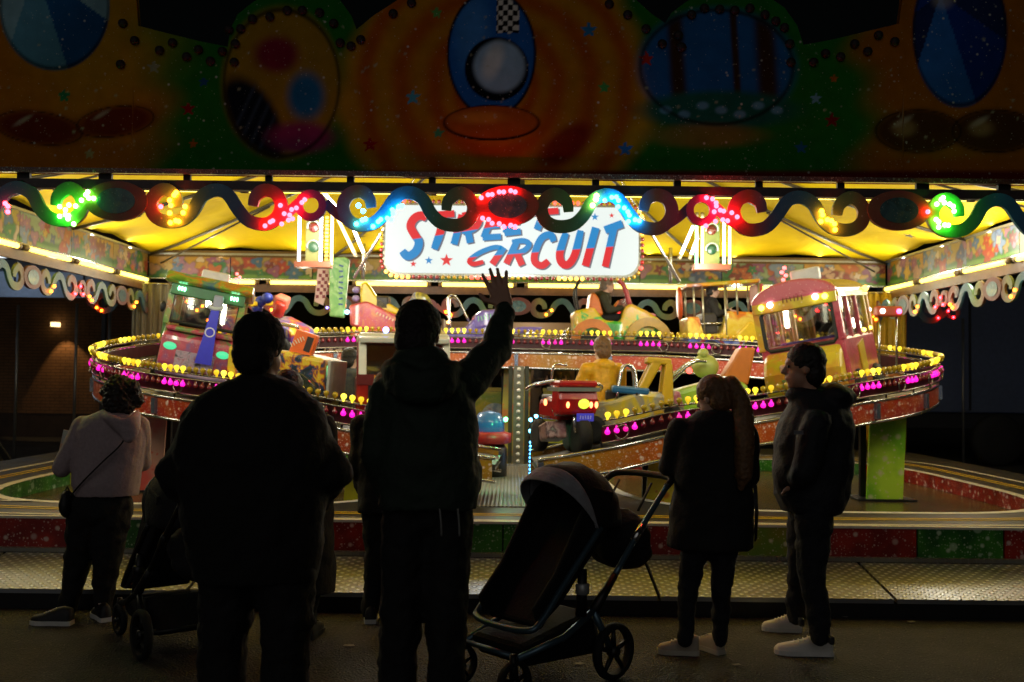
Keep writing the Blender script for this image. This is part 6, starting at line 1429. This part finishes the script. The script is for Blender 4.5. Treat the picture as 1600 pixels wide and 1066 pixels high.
rider('rider in dark green jacket driving the beach buggy', (atpx(935, 13.95), 13.97, 2.34), R(-4), cloth('coat_moss', '#2a2c20'), mat('hair_grey', '#6a6058', .6), .78, .08)
rider('child in dark jacket riding in the open camper', (atpx(1106, 13.55), 13.55, 2.3), R(-5), cloth('coat_char', '#201e1c'), hairb, .7)
rider('child in grey jumper standing beyond the left rail', (atpx(545, 10.6), 10.6, ZD + .004), R(60), cloth('jumper_grey', '#4a5258'), hairb, .82, .02, False)
rider('booth attendant in dark clothes behind the window left of the post', (atpx(785, 14.75), 14.75, ZD + .004), R(-100), black, hairb, 1.0, .02, False)
rider('dark dressed attendant at the booth window right of the post', (atpx(862, 14.75), 14.75, ZD + .004), R(-80), black, hairg, .93, .02, False)

# ================================================================== PUSHCHAIRS
def pushchair(label, loc, yaw):
    o = thing('pushchair', label, 'pushchair', loc, (0, 0, yaw), 'pushchairs'); fr = mat('frame_blue', '#5a7484', .3, .6, var=.05); bk = cloth('seat_black', '#0c0c0e'); pl_ = mat('plastic_black', '#0e0e10', .45, var=0); gy = mat('lining_grey', '#a0a0a6', .85, var=.2, scale=18, bump=.5)
    def wl(x, y, r, wd):
        M = Matrix.Translation((x, y, r)) @ Matrix.Rotation(R(90), 4, 'X')
        w_ = MB().lathe([(r * .78, -wd * .4), (r * .92, -wd * .5), (r, -wd * .2), (r, wd * .2), (r * .92, wd * .5), (r * .78, wd * .4), (r * .76, 0), (r * .78, -wd * .4)], 28, M, cap=False).build('wheel', mat('tyre_rubber', '#0f0f10', .8), o, True)
        s = MB().lathe([(1e-4, -wd * .5), (r * .2, -wd * .45), (r * .2, wd * .45), (1e-4, wd * .5)], 14, M)
        for i in range(5):
            a = 2 * math.pi * i / 5 + .3; s.tube([M @ Vector((r * .15 * math.cos(a), r * .15 * math.sin(a), 0)), M @ Vector((r * .8 * math.cos(a), r * .8 * math.sin(a), 0))], [r * .11, r * .07], 6)
        s.build('spokes', pl_, w_, True)
    for sy in (-1, 1):
        wl(-.36, sy * .27, .15, .055); wl(.3, sy * .2, .105, .045)
        MB().tube(crom([(-.86, sy * .23, .98), (-.62, sy * .235, .76), (-.4, sy * .24, .54)], 4), .0165, 10).build('push_bar', fr, o, True)
        MB().tube([(-.64, sy * .235, .78), (-.56, sy * .235, .705)], .022, 10).build('lock_sleeve', chrome, o, True)
        MB().tube([(-.4, sy * .24, .54), (-.22, sy * .25, .38)], [.02, .03], 10).build('joint_arm', pl_, o, True)
        MB().tube([(-.22, sy * .25, .38), (.0, sy * .25, .28), (.28, sy * .2, .215)], .018, 10).build('chassis_tube', fr, o, True)
        MB().tube([(-.22, sy * .25, .38), (-.36, sy * .25, .16)], .02, 10).build('rear_strut', fr, o, True)
        MB().tube([(.3, sy * .2, .1), (.31, sy * .2, .24)], [.025, .018], 10).build('front_fork', pl_, o, True)
        MB().tube([(.3, sy * .165, .1), (.3, sy * .235, .1)], .012, 8).build('axle', chrome, o, True)
        MB().tube([(-.14, sy * .235, .36), (-.16, sy * .225, .6)], [.03, .024], 10).build('seat_column', pl_, o, True)
        MB().lathe([(.028, -.03), (.036, -.025), (.036, .025), (.028, .03)], 14, Matrix.Translation((-.155, sy * .23, .5))).build('column_clip', mat('clip_silver', '#b0b4b4', .35, .4), o, True)
        wing = MB().prism([(-.42, .98), (-.26, 1.02), (.02, .6), (.18, .44), (.14, .34), (-.02, .44), (-.4, .8)], .03, Matrix.Translation((0, sy * .2, 0))).build('seat_side', bk, o, bevel=.012)
    MB().tube([(-.36, -.25, .15), (-.36, .25, .15)], .018, 8).build('rear_axle', pl_, o, True)
    MB().tube(crom([(-.86, .23, .98), (-.93, .2, 1.02), (-.95, 0, 1.03), (-.93, -.2, 1.02), (-.86, -.23, .98)], 5), .02, 10).build('handle', pl_, o, True)
    M = Matrix.Translation((-.16, 0, .66)) @ Matrix.Rotation(math.atan2(.62, .52), 4, 'Y')
    s = MB(); s.box((0, 0, 0), (.86, .38, .05)); o2 = s.build('seat_pad', bk, o, bevel=.02); o2.matrix_local = M
    lp = [(-.3, .225, .8), (-.02, .228, .54), (.14, .225, .38), (.2, .19, .335), (.215, 0, .325), (.2, -.19, .335), (.14, -.225, .38), (-.02, -.228, .54), (-.3, -.225, .8)]
    MB().tube(crom(lp, 5), .017, 10).build('seat_frame', fr, o, True)
    def hood(rw, rh, ph0, ph1, name, mt, ox=0):
        vs = []; n, k = 12, 17; pv = Vector((-.27 + ox, 0, .80))
        for i in range(n):
            ph_ = R(ph0 + (ph1 - ph0) * i / (n - 1)); d = Vector((math.cos(ph_), 0, math.sin(ph_))); rr = rh * (1 + .02 * math.sin(i * 2.6))
            for j in range(k):
                a = math.pi * j / (k - 1); vs.append(pv + d * rr * math.sin(a) ** .7 + Vector((0, rw * math.copysign(abs(math.cos(a)) ** .8, math.cos(a)), 0)))
        ob = MB().add(vs, [(i * k + j, i * k + j + 1, (i + 1) * k + j + 1, (i + 1) * k + j) for i in range(n - 1) for j in range(k - 1)]).build(name, mt, o, True)
        md = ob.modifiers.new('t', 'SOLIDIFY'); md.thickness = .008; return ob
    hood(.235, .33, 66, 182, 'canopy', bk); hood(.222, .316, 64, 180, 'canopy_lining', gy); hood(.238, .336, 48, 69, 'canopy_visor', gy)
    MB().prism([(-.38, .12), (.2, .15), (.26, .26), (-.3, .36)], .4).build('basket', bk, o, bevel=.04)
    MB().tube([(.28, -.2, .22), (.28, .2, .22)], .015, 8).build('front_bar', fr, o, True)
    s = MB(); elli(s, Vector((-.68, 0, .7)), (.14, .24, .16)); elli(s, Vector((-.72, 0, .62)), (.12, .23, .12)); blob('hanging_bag', s, cloth('bag_fabric', '#0d0d10'), o, .016, 4, .03, .1)
    for sy in (-1, 1): MB().tube([(-.86, sy * .12, .99), (-.74, sy * .12, .84)], .01, 6, flat=.5).build('bag_strap', mat('strap_black'), o, True)
    MB().box((-.02, 0, .5), (.2, .3, .02), (0, R(50), 0)).build('harness_pad', cloth('harness', '#16161a'), o, bevel=.008)
    return o
fm_ = Vector((-.09, 5.05)); rm_ = Vector((.36, 5.48)); dv = (fm_ - rm_).normalized(); og = (fm_ + rm_) / 2
pc = pushchair('black pushchair with pale grey canopy lining and blue grey frame, right of the waving man', (og.x - .025, og.y, 0), math.atan2(dv.y, dv.x))
def darken(o):
    for ch in o.children_recursive:
        if ch.type == 'MESH' and ch.data.materials and ch.data.materials[0].name in ('frame_blue', 'lining_grey', 'clip_silver', 'chrome'):
            ch.material_slots[0].link = 'OBJECT'; ch.material_slots[0].material = mat('plastic_black')
p = PZ(258, 1000, 0)
p2 = dup(pc); p2.location = (p.x, p.y, 0); p2.rotation_euler.z = R(128); p2['label'] = 'all black pushchair between the pale hoodie woman and the broad man'; darken(p2); p2.scale = (.92, .92, .92)
p3 = dup(pc); p3.location = (-6.75, 12.9, 0); p3.rotation_euler.z = R(-20); p3['label'] = 'dark pushchair standing beyond the left edge of the ride'; darken(p3)
